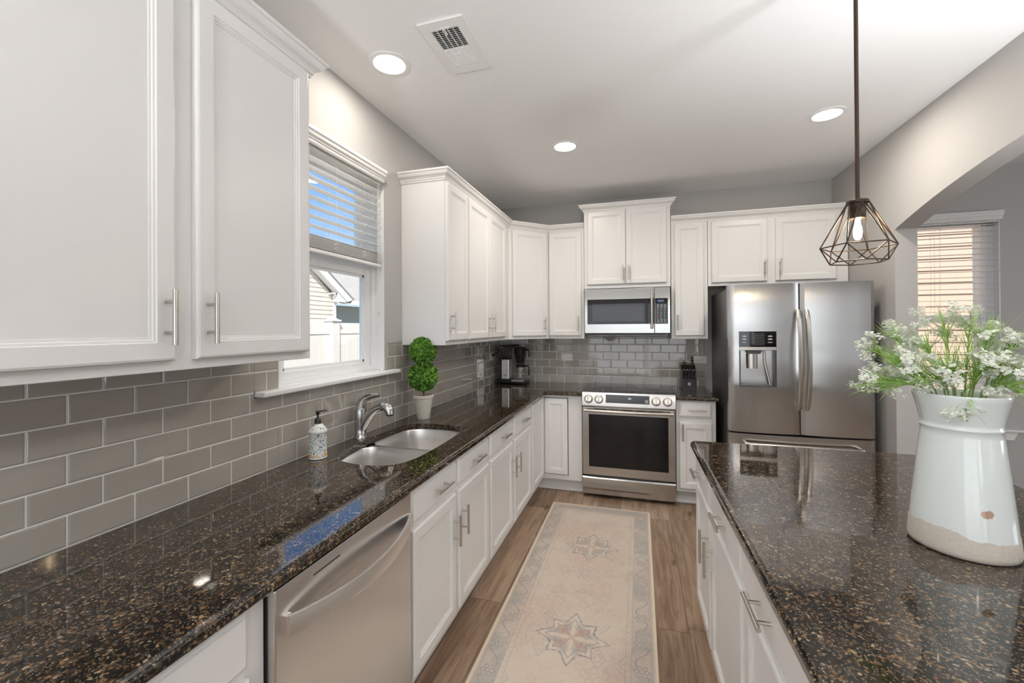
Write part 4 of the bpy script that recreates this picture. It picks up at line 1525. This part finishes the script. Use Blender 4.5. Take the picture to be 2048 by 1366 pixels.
top, mid, bot = hexv(0.030, 1.898, PI / 6), hexv(0.107, 1.748, 0), hexv(0.080, 1.694, PI / 6)
wr = 0.0021
for k in range(6):
    k1 = (k + 1) % 6
    for a, b in ((mid[k], mid[k1]), (bot[k], bot[k1]), (top[k], mid[k]), (top[k], mid[k1]), (mid[k], bot[k]), (mid[k1], bot[k])):
        tube(bm, [a, b], wr, 6)
obj('wire_cage', bm, 'bronze', pd, True)
# ------------------------------------------------------------------ rug
bm = BM()
RL = 2.44
box(bm, -0.381, 0.381, -RL, 0, 0.0006, 0.008, 0.003)
o = tag(obj('runner_rug', bm, 'rug'), 'faded beige oriental runner rug on the plank floor', 'rug')
o.location = (1.136, -0.845, ZF)

# ------------------------------------------------------------------ small things on the worktops
sd = thing('soap_dispenser', 'white soap bottle painted with blue leaves beside the sink', 'soap dispenser', (0.100, -2.794, CT + 0.0004), 0.3)
bm = BM(); lathe(bm, [(0.034, 0.0), (0.0375, 0.002), (0.0385, 0.006), (0.0372, 0.010), (0.0372, 0.112), (0.0388, 0.115), (0.0385, 0.122), (0.036, 0.126), (0.020, 0.147), (0.0135, 0.150)], (0, 0, 0), 36)
obj('bottle', bm, 'soap', sd, True, 40)
bm = BM(); lathe(bm, [(0.0135, 0.1495), (0.0135, 0.166), (0.0125, 0.1675), (0.0085, 0.172), (0.0042, 0.173), (0.004, 0.186), (0.0075, 0.190), (0.008, 0.200), (0.009, 0.202), (0.007, 0.205)], (0, 0, 0), 24)
tube(bm, [(0.0, 0.0, 0.2), (0.018, 0.024, 0.2025), (0.025, 0.034, 0.200)], [0.0045, 0.0035, 0.0025], 8)
obj('pump', bm, 'black', sd, True, 40)

tp = thing('topiary', 'potted artificial topiary of two green balls beside the faucet', 'plant', (0.150, -1.945, CT + 0.0004))
bm = BM(); lathe(bm, [(0.038, 0.0), (0.040, 0.003), (0.058, 0.128), (0.064, 0.131), (0.066, 0.146), (0.062, 0.149), (0.058, 0.147), (0.056, 0.134)], (0, 0, 0), 36, True, False)
obj('pot', bm, 'pot', tp, True, 40)
bm = BM(); lathe(bm, [(0.0565, 0.136), (0.03, 0.139), (0.001, 0.140)], (0, 0, 0), 24, False, False)
obj('moss', bm, 'soil', tp, True)
bm = BM(); tube(bm, [(0.004, 0, 0.13), (0.002, 0.001, 0.20), (0, 0, 0.30), (0.001, 0, 0.40)], 0.006, 8)
obj('stem', bm, 'bark', tp, True)
rnd = random.Random(3)


def leaf_ball(c, R, n):
    bm = BM()
    bmesh.ops.create_icosphere(bm, subdivisions=2, radius=R * 0.80, matrix=Matrix.Translation(c))
    for i in range(n):
        z = 1 - 2 * (i + 0.5) / n
        a = i * 2.39996
        d = Vector((math.sqrt(1 - z * z) * math.cos(a), math.sqrt(1 - z * z) * math.sin(a), z))
        d = (d + Vector((rnd.uniform(-.1, .1), rnd.uniform(-.1, .1), rnd.uniform(-.1, .1)))).normalized()
        p = Vector(c) + d * R * rnd.uniform(0.78, 0.93)
        s = d.cross(Vector((rnd.uniform(-1, 1), rnd.uniform(-1, 1), rnd.uniform(-1, 1)))).normalized()
        up_ = d.cross(s)
        L = rnd.uniform(0.013, 0.021)
        wd = L * 0.42
        lean = (d * rnd.uniform(0.5, 1.0) + up_ * rnd.uniform(0.2, 0.9)).normalized()
        v0 = bm.verts.new(p)
        v1 = bm.verts.new(p + lean * L * 0.5 + s * wd)
        v2 = bm.verts.new(p + lean * L + d * 0.001)
        v3 = bm.verts.new(p + lean * L * 0.5 - s * wd)
        v4 = bm.verts.new(p + lean * L * 0.5 - d * 0.0018)
        bm.faces.new((v0, v1, v4))
        bm.faces.new((v1, v2, v4))
        bm.faces.new((v2, v3, v4))
        bm.faces.new((v3, v0, v4))
    return bm


obj('leaf_ball', leaf_ball((0, 0, 0.262), 0.090, 1500), 'boxleaf', tp)['label'] = 'lower green leaf ball'
obj('leaf_ball', leaf_ball((0, 0, 0.424), 0.084, 1300), 'boxleaf', tp)['label'] = 'upper green leaf ball'

# coffee maker in the corner
cm = thing('coffee_maker', 'black and silver drip coffee maker in the worktop corner', 'coffee maker', (0.23, -0.185, CT + 0.0004), math.radians(-3))
bm = BM(); box(bm, -0.165, 0.135, -0.085, 0.085, 0.004, 0.042, 0.008, 3)
for x in (-0.14, 0.11):
    for y in (-0.06, 0.06):
        lathe(bm, [(0.012, 0), (0.012, 0.006)], (x, y, 0), 10)
obj('base', bm, 'black', cm, True, 40)
bm = BM(); box(bm, -0.005, 0.125, -0.0865, -0.0852, 0.028, 0.040); box(bm, -0.010, 0.128, -0.078, 0.078, 0.0422, 0.045)
obj('hot_plate', bm, 'nickel', cm)
bm = BM(); box(bm, -0.125, -0.045, -0.055, 0.055, 0.0425, 0.245, 0.006)
tw = obj('tower', bm, 'sinksteel', cm)
bm = BM()
for i, wd in enumerate((0.030, 0.036, 0.030)):
    box(bm, -0.085 - wd / 2, -0.085 + wd / 2, -0.0562, -0.0552, 0.075 + i * 0.0065, 0.078 + i * 0.0065)
obj('printed_logo', bm, 'markgrey', tw)
bm = BM(); box(bm, -0.150, -0.126, -0.03, 0.03, 0.0425, 0.36, 0.004)
obj('rear_column', bm, 'black', cm)
bm = BM(); box(bm, -0.124, -0.020, -0.058, 0.058, 0.252, 0.372, 0.01)
wt = obj('water_tank', bm, 'smoke', cm)
bm = BM(); box(bm, -0.150, -0.012, -0.062, 0.062, 0.373, 0.390, 0.004); tube(bm, [(-0.07, 0, 0.385), (0.05, 0, 0.385)], 0.008, 8)
obj('tank_lid', bm, 'black', cm)
bm = BM(); lathe(bm, [(0.040, 0.205), (0.043, 0.212), (0.058, 0.345), (0.060, 0.358), (0.052, 0.366), (0.02, 0.372)], (0.060, 0, 0), 28)
tube(bm, [(0.112, 0, 0.345), (0.150, 0, 0.335), (0.156, 0, 0.30), (0.150, 0, 0.272)], [0.010, 0.009, 0.008, 0.007], 8)
obj('filter_basket', bm, 'black', cm, True, 40)
bm = BM(); lathe(bm, [(0.055, 0.0455), (0.062, 0.05), (0.064, 0.09), (0.060, 0.130), (0.048, 0.160), (0.045, 0.168)], (0.060, 0, 0), 28, True, False)
cf = obj('carafe', bm, 'jar', cm, True)
bm = BM(); lathe(bm, [(0.047, 0.166), (0.049, 0.17), (0.049, 0.186), (0.03, 0.194)], (0.060, 0, 0), 28)
tube(bm, [(0.100, 0, 0.178), (0.146, 0, 0.180), (0.150, 0, 0.15), (0.148, 0, 0.085)], 0.009, 8)
obj('carafe_lid', bm, 'black', cf, True, 40)
bm = BM(); tube(bm, [(-0.14, 0.03, 0.34), (-0.165, -0.01, 0.33), (-0.185, -0.06, 0.30), (-0.190, -0.085, 0.285)], 0.004, 8)
tube(bm, [(-0.155, 0.02, 0.31), (-0.170, -0.02, 0.2), (-0.165, -0.03, 0.05), (-0.15, -0.02, 0.03)], 0.004, 8)
obj('power_cord', bm, 'black', cm, True)
bm = BM(); lathe(bm, [(0.014, 0), (0.014, 0.016), (0.008, 0.024)], (0, 0, 0), 14)
o = obj('plug', bm, 'black', cm, True)
o.location = (-0.2060, -0.092, 0.288)
o.rotation_euler = (0, PI / 2, 0)


def outlet(label, loc, rz):
    t_ = thing('wall_outlet', label, 'outlet', loc, rz, 'duplex outlets on the backsplash')
    bm = BM(); box(bm, -0.058, 0.058, -0.0055, -0.0003, -0.035, 0.035, 0.002)
    obj('cover_plate', bm, 'ivory', t_)
    for s in (-0.0195, 0.0195):
        bm = BM(); box(bm, s - 0.0145, s + 0.0145, -0.0072, -0.0056, -0.0145, 0.0145, 0.0015)
        r = obj('receptacle', bm, 'ivory', t_)
        bm = BM()
        for z in (-0.006, 0.006):
            box(bm, s - 0.006, s + 0.003, -0.0076, -0.0073, z - 0.001, z + 0.001)
        lathe(bm, [(0.0, 0), (0.0022, 0)], (0, 0, 0), 8, False, False)
        for v in bm.verts[-16:]:
            v.co = Vector((s + 0.009 + v.co.x, -0.0074, v.co.y))
        obj('slots', bm, 'dark', r)
    return t_


outlet('white wall outlet on the tiles right of the coffee maker', (0.737, -0.0092, 1.173), 0)
outlet('white wall outlet on the tiles beside the knife block', (1.992, -0.0092, 1.167), 0)
outlet('white wall outlet behind the coffee maker with a black plug', (0.0092, -0.285, 1.19), L90)

# knife block and knives
kbk = thing('knife_block', 'black stepped knife block on the short worktop', 'knife block', (1.872, -0.20, CT + 0.0004))
bm = BM(); prism(bm, [(-0.072, 0.006), (-0.072, 0.100), (-0.050, 0.108), (-0.020, 0.178), (0.060, 0.215), (0.075, 0.205), (0.075, 0.006)], 'x', -0.060, 0.060)
box(bm, -0.055, 0.055, -0.066, 0.07, 0, 0.006)
obj('block', bm, 'black', kbk)
bm = BM(); box(bm, -0.011, 0.011, -0.0728, -0.0718, 0.044, 0.068)
obj('logo_square', bm, 'mark', kbk)
text('logo_glyphs', '23', 0.020, (0, -0.0732, 0.056), (PI / 2, 0, 0), 'black', kbk, 0.0003)


def knife(label, x, y, z, tilt, L, group, r=0.008):
    t_ = thing('kitchen_knife', label, 'knife', (1.872 + x, -0.20 + y, CT + z), 0, group)
    e = Euler_(tilt)
    bm = BM()
    tube(bm, [e @ Vector((0, 0, 0.002)), e @ Vector((0, 0, L * 0.5)), e @ Vector((0, 0, L))], [r * 0.7, r, r * 1.05], 10)
    obj('handle', bm, 'black', t_, True)
    bm = BM()
    tube(bm, [e @ Vector((0, 0, L)), e @ Vector((0, 0, L + 0.005))], [r * 1.15, r * 1.05], 12)
    tube(bm, [e @ Vector((0, 0, -0.012)), e @ Vector((0, 0, 0.002))], [r * 0.5, r * 0.75], 8)
    obj('cap', bm, 'steelknife', t_, True)


def Euler_(t):
    return Matrix.Rotation(t, 3, 'X')


for i, x in enumerate((-0.040, -0.013, 0.013, 0.040)):
    knife('black handled steak knife in the front row of the knife block, steel end cap', x, -0.058, 0.112, math.radians(14), 0.070, 'steak knives')
for i, (y, z, L) in enumerate(((-0.016, 0.183, 0.045), (0.006, 0.195, 0.052), (0.030, 0.206, 0.068), (0.050, 0.215, 0.084))):
    knife(('short knife in the right column of the block, lowest handle', 'knife in the right column of the block, second handle from below', 'knife in the right column of the block, second handle from above', 'tallest knife at the back of the knife block')[i], 0.036, y, z, math.radians(14), L, 'kitchen knives in the right column', 0.009)
sc = thing('kitchen_scissors', 'scissors with dark looped grips in the left of the knife block', 'scissors', (1.872 - 0.032, -0.17, CT + 0.196))
bm = BM()
for s in (-1, 1):
    tube(bm, [(0.002 * s, 0, -0.002), (0.010 * s, 0, 0.015), (0.014 * s, 0, 0.040), (0.007 * s, 0, 0.060), (0.001 * s, 0, 0.035), (0.002 * s, 0, 0.012)], 0.0035, 8)
obj('grips', bm, 'black', sc, True)
bm = BM(); box(bm, -0.004, 0.004, -0.0015, 0.0015, -0.012, 0.004)
obj('blades', bm, 'steelknife', sc)

# ------------------------------------------------------------------ vase and flower sprays
VX, VY = 2.233, -2.950
va_ = thing('pitcher_vase', 'pale green glazed stoneware vase with rough bare foot on the island', 'vase', (VX, VY, CT + 0.0004))
bm = BM()
lathe(bm, [(0.095, 0.0), (0.101, 0.003), (0.1025, 0.012), (0.1010, 0.03), (0.0965, 0.075), (0.0895, 0.15), (0.0825, 0.22), (0.0760, 0.285), (0.0742, 0.300), (0.0772, 0.3035), (0.0778, 0.307), (0.0748, 0.310), (0.0760, 0.318), (0.0815, 0.345), (0.0885, 0.375), (0.0915, 0.386), (0.0905, 0.390), (0.0875, 0.389), (0.0845, 0.380), (0.0780, 0.345), (0.0710, 0.305), (0.0720, 0.285), (0.085, 0.12), (0.08, 0.03)], (0, 0, 0), 72)
obj('vase_body', bm, 'vase', va_, True, 60)

hx_ = Vector((0.866, -0.5, 0))      # across the view at the vase
dv = Vector((0.5, 0.866, 0))        # away from the viewer
rimc = Vector((VX, VY, CT + 0.386))


def floret_cluster(bm, c, nrm, R, n):
    for _ in range(n):
        a = rnd.uniform(0, 2 * PI)
        rr = R * math.sqrt(rnd.random())
        s = nrm.orthogonal().normalized()
        u2 = nrm.cross(s)
        p = c + s * rr * math.cos(a) + u2 * rr * math.sin(a) + nrm * (rnd.uniform(-0.006, 0.006) + 0.35 * (R - rr))
        m = (nrm + Vector((rnd.uniform(-.6, .6), rnd.uniform(-.6, .6), rnd.uniform(-.6, .6)))).normalized()
        s2 = m.orthogonal().normalized()
        t2 = m.cross(s2)
        L = rnd.uniform(0.0030, 0.0048)
        cv = bm.verts.new(p - m * 0.0012)
        for k in range(5):
            b = k * 2 * PI / 5 + a
            d1 = s2 * math.cos(b) + t2 * math.sin(b)
            d2 = s2 * math.cos(b + 0.5) + t2 * math.sin(b + 0.5)
            d3 = s2 * math.cos(b - 0.5) + t2 * math.sin(b - 0.5)
            bm.faces.new((cv, bm.verts.new(p + d3 * L * 0.75), bm.verts.new(p + d1 * L * 1.15), bm.verts.new(p + d2 * L * 0.75)))


def spray(label, px, py, dep, nclus, leaves, spread=0.045):
    """A spray whose tip stands at px (m across), py (m above the rim), dep (m away)."""
    base = rimc + hx_ * (px * 0.16) + dv * (dep * 0.2) + Vector((0, 0, -0.12))
    ln = math.hypot(base.x - VX, base.y - VY)
    if ln > 0.055:
        base.x = VX + (base.x - VX) * 0.055 / ln
        base.y = VY + (base.y - VY) * 0.055 / ln
    lip = rimc + (hx_ * px + dv * dep).normalized() * min(0.066, math.hypot(px, dep) * 0.4) + Vector((0, 0, 0.008))
    tip = rimc + hx_ * px + dv * dep + Vector((0, 0, py))
    t_ = thing('flower_spray', label, 'flower', tuple(lip), 0, 'white flower sprays in the vase')
    o_ = Vector(lip)
    mid_ = lip.lerp(tip, 0.5) + Vector((0, 0, 0.03 + 0.10 * max(0, 0.1 - py)))
    def Q(s):
        return lip * (1 - s) ** 2 + mid_ * 2 * s * (1 - s) + tip * s * s - o_
    bm = BM()
    tube(bm, [base - o_] + [Q(i / 8) for i in range(9)], [0.0022] + [0.0020 - 0.0009 * i / 8 for i in range(9)], 6)
    heads = []
    for k in range(nclus):
        s = 0.62 + 0.38 * (k + 1) / nclus
        st = Q(s * 0.86)
        off = Vector((rnd.uniform(-1, 1), rnd.uniform(-1, 1), rnd.uniform(-0.45, 1.0))) * spread
        if k == nclus - 1:
            off *= 0.3
        hd = Q(s) + off
        tube(bm, [st, st.lerp(hd, 0.55) + Vector((0, 0, -0.004)), hd], [0.0011, 0.0009, 0.0007], 5)
        heads.append((hd, (hd - st + Vector((0, 0, 0.03))).normalized()))
    obj('stem', bm, 'greenstem', t_, True)
    bm = BM()
    for _ in range(leaves):
        s = rnd.uniform(0.0, 0.80)
        p = Q(s)
        d = (Q(min(1, s + 0.1)) - p).normalized()
        side = Vector((rnd.uniform(-1, 1), rnd.uniform(-1, 1), rnd.uniform(-0.3, 1))).normalized()
        L = rnd.uniform(0.045, 0.10)
        e = p + (d * 0.9 + side * 0.55).normalized() * L
        wv = d.cross(side).normalized() * 0.0009
        m_ = p.lerp(e, 0.5) + side * 0.006
        a_, b_ = bm.verts.new(p - wv), bm.verts.new(p + wv)
        c_, d_ = bm.verts.new(m_ - wv), bm.verts.new(m_ + wv)
        e_ = bm.verts.new(e)
        bm.faces.new((a_, b_, d_, c_))
        bm.faces.new((c_, d_, e_))
    obj('foliage', bm, 'fennel', t_)
    bm = BM()
    for hd, nr in heads:
        for _ in range(6):
            c = hd + Vector((rnd.uniform(-1, 1), rnd.uniform(-1, 1), rnd.uniform(-.5, .7))) * 0.017
            tube(bm, [hd - nr * 0.012, c], 0.0005, 4, False)
            floret_cluster(bm, c, nr, 0.0095, 11)
    obj('blossoms', bm, 'floret', t_)


def tgt(x, y):                        # offsets across and above the rim for a place read off the photo
    return (x - 1927) * 0.00087, (790 - y) * 0.00128


SPR = [('white flower spray reaching lowest and furthest left, across the refrigerator', (1702, 790), -0.02, 6, 60), ('white flower spray below the left rim of the vase', (1745, 795), -0.06, 4, 40),
       ('white flower spray arching upper left beside the refrigerator edge', (1712, 703), 0.03, 6, 60), ('white flower spray standing tallest on the left', (1768, 668), 0.05, 6, 60),
       ('white flower spray between the left sprays and the vase middle', (1800, 735), -0.04, 5, 70), ('white flower spray rising left of the middle before the blind', (1845, 690), 0.06, 4, 70),
       ('loose white flower spray standing before the blind, left of the tallest', (1893, 640), 0.05, 5, 60), ('tallest white flower spray near the middle of the bunch', (1952, 628), 0.02, 4, 60),
       ('white flower spray right of the tallest, before the window edge', (1992, 662), 0.03, 6, 60), ('white flower spray reaching right against the dark wall', (2034, 688), 0.0, 6, 60),
       ('white flower spray at the far right edge of the photo', (2058, 735), -0.03, 6, 60), ('low white flower spray over the right rim of the vase', (2040, 778), -0.03, 4, 60),
       ('white flower spray in the middle just above the rim', (1905, 745), -0.07, 5, 80), ('white flower spray right of the middle just above the rim', (1975, 738), -0.05, 5, 80),
       ('white flower spray low over the front rim, left of middle', (1868, 772), -0.08, 5, 60), ('small white flower spray drooping down the front of the vase', (1940, 832), -0.098, 3, 14)]
for lab, (x, y), dep, nc, lv in SPR:
    a, b = tgt(x, y)
    spray(lab, a, b, dep, nc, lv)

# ------------------------------------------------------------------ outside
bm = BM(); box(bm, -40, 40, 0.16, 40, -0.46, -0.40); box(bm, -40, -0.16, -30, 0.16, -0.46, -0.40)
tag(obj('ground', bm, 'ground'), 'pale yard outside the windows', 'ground', None, 'structure')
FX = -2.2


def fence_panel(y0_, y1_, label):
    t_ = thing('vinyl_fence', label, 'fence', (FX, 0, 0), 0, 'white vinyl fence panels')
    bm = BM(); box(bm, -0.02, 0.02, y0_, y1_, 1.415, 1.553, 0.004); box(bm, -0.02, 0.02, y0_, y1_, -0.36, -0.22, 0.004)
    obj('rail', bm, 'fence', t_)
    bm = BM()
    n = int(round((y1_ - y0_) / 0.18))
    for i in range(n):
        a = y0_ + (y1_ - y0_) * i / n
        box(bm, -0.011, 0.011, a + 0.0015, a + (y1_ - y0_) / n - 0.0015, -0.22, 1.415, 0.003)
    obj('boards', bm, 'fence', t_)


PY = [0.055 + 1.83 * k for k in (-2, -1, 0, 1, 2)]
for k, y in enumerate(PY):
    t_ = thing('fence_post', ('white capped fence post far to the left, behind the wall cabinet', 'white capped fence post hidden left of the window', 'white capped fence post standing in the window view', 'white capped fence post beyond the right edge of the window', 'white capped fence post furthest right')[k], 'fence post', (FX, y, 0), 0, 'white fence posts')
    bm = BM(); box(bm, -0.064, 0.064, -0.064, 0.064, -0.40, 1.572, 0.004)
    obj('post', bm, 'fence', t_)
    bm = BM(); box(bm, -0.080, 0.080, -0.080, 0.080, 1.5725, 1.592, 0.003); prism(bm, [(-0.07, 1.592), (0.07, 1.592), (0.02, 1.612), (-0.02, 1.612)], 'x', -0.05, 0.05)
    obj('post_cap', bm, 'fence', t_)
for k in range(4):
    fence_panel(PY[k] + 0.066, PY[k + 1] - 0.066, ('white fence panel far left behind the wall cabinet', 'white fence panel left of the post in the window', 'white fence panel right of the post in the window', 'white fence panel beyond the right of the window')[k])


def siding(bm, axis, c, a0, a1, z0, z1, step=0.15, top=None, out=1):
    """Lapped boards on the plane axis=c between a0..a1; out = direction the boards face; top(z) narrows the run for a gable."""
    z = z0
    while z < z1 - 0.001:
        zz = min(z + step, z1)
        lo, hi = a0, a1
        if top:
            lo, hi = top(z)
            if hi - lo < 0.05:
                break
        p = [(c + out * 0.022, z), (c + out * 0.004, zz), (c - out * 0.02, zz), (c - out * 0.02, z)]
        if axis == 'x':
            prism(bm, p, 'y', lo, hi)
        else:
            prism(bm, [(q[0], q[1]) for q in p], 'x', lo, hi)
        z = zz


nh = thing('neighbour_house', 'cream sided neighbour house with grey shingle roof beyond the fence', 'house')
GX = -9.0
EV = 8.36                # right corner of the gable wall
RX0, RX1 = 6.0, 8.98     # rake run
sl = (3.423 - 2.549) / (8.981 - 7.661)


def rake(y):
    return 2.549 + (8.981 - y) * sl


bm = BM()
siding(bm, 'x', GX, 3.0, EV, -0.4, 5.2, 0.15, top=lambda z: (max(3.0, 12.0 - 8.981 + 0.2 if z < 2.4 else (5.2 - (5.2 - (8.981 - (z - 2.55) / sl)))) if False else 3.0, min(EV, 8.90 - (z - 2.549) / sl)))
obj('wall', bm, 'siding', nh)
bm = BM()
box(bm, GX + 0.024, GX + 0.05, EV - 0.14, EV, -0.4, 2.42)
obj('corner_trim', bm, 'trim', nh)
bm = BM()
d_ = Vector((8.981 - 4.6, rake(8.981) - rake(4.6)))
prism(bm, [(8.981, rake(8.981)), (4.6, rake(4.6)), (4.6, rake(4.6) - 0.28), (8.78, rake(8.78) - 0.28), (8.55, 2.42), (8.95, 2.42)], 'x', GX + 0.03, GX + 0.30)
prism(bm, [(8.20, 2.44), (8.62, 2.44), (8.62, 2.75), (8.20, rake(8.2) - 0.25)], 'x', GX + 0.028, GX + 0.26)
obj('rake_board', bm, 'trim', nh)
bm = BM()
prism(bm, [(9.0, rake(8.981) + 0.03), (4.6, rake(4.6) + 0.05), (4.6, rake(4.6) + 0.02), (9.0, rake(8.981))], 'x', GX - 3, GX + 0.34)
obj('gable_roof', bm, 'shingle', nh)
# rear wing with its roof slope facing us
bm = BM()
vs = [bm.verts.new(p) for p in ((-9.6, 7.0, 2.58), (-9.6, 20.0, 2.58), (-14.0, 20.0, 5.0), (-14.0, 7.0, 5.0), (-9.6, 7.0, 2.50), (-9.6, 20.0, 2.50), (-14.0, 20.0, 4.92), (-14.0, 7.0, 4.92))]
for f in ((0, 1, 2, 3), (7, 6, 5, 4), (0, 4, 5, 1), (1, 5, 6, 2), (2, 6, 7, 3), (3, 7, 4, 0)):
    bm.faces.new([vs[i] for i in f])
obj('roof', bm, 'shingle', nh)
bm = BM(); box(bm, -9.62, -9.5, 8.3, 20, 2.44, 2.60)
obj('gutter', bm, 'trim', nh)
bm = BM(); siding(bm, 'x', -10.3, 7.5, 20, -0.4, 2.44, 0.15)
obj('wing_wall', bm, 'shadesiding', nh)
bm = BM()
r0 = Vector((-10.35, 10.35, 3.0))
box(bm, -10.40, -10.30, 10.22, 10.40, 3.07, 3.30, 0.01)
obj('roof_vent', bm, 'trim', nh)
bm = BM(); tube(bm, [(GX + 0.02, 8.00, 2.70), (GX + 0.16, 8.03, 2.74), (GX + 0.22, 8.12, 2.72)], [0.025, 0.025, 0.035], 10)
o = obj('security_camera', bm, 'trim', nh, True)
bm = BM(); tube(bm, [(GX + 0.22, 8.12, 2.72), (GX + 0.25, 8.16, 2.71)], [0.028, 0.028], 10)
obj('camera_lens', bm, 'black', o)
ph = thing('neighbour_house', 'peach sided neighbour house close outside the dining window', 'house')
bm = BM(); siding(bm, 'y', 3.0, -0.5, 8.5, -0.4, 6.0, 0.165, out=-1)
obj('wall', bm, 'peach', ph)

# ------------------------------------------------------------------ lower everything onto z = 0
for o in S.objects:
    if o.parent is None:
        if o is cam:
            m = cam.matrix_world.copy()
            m.translation.z -= ZF
            cam.matrix_world = m
        else:
            o.location.z -= ZF
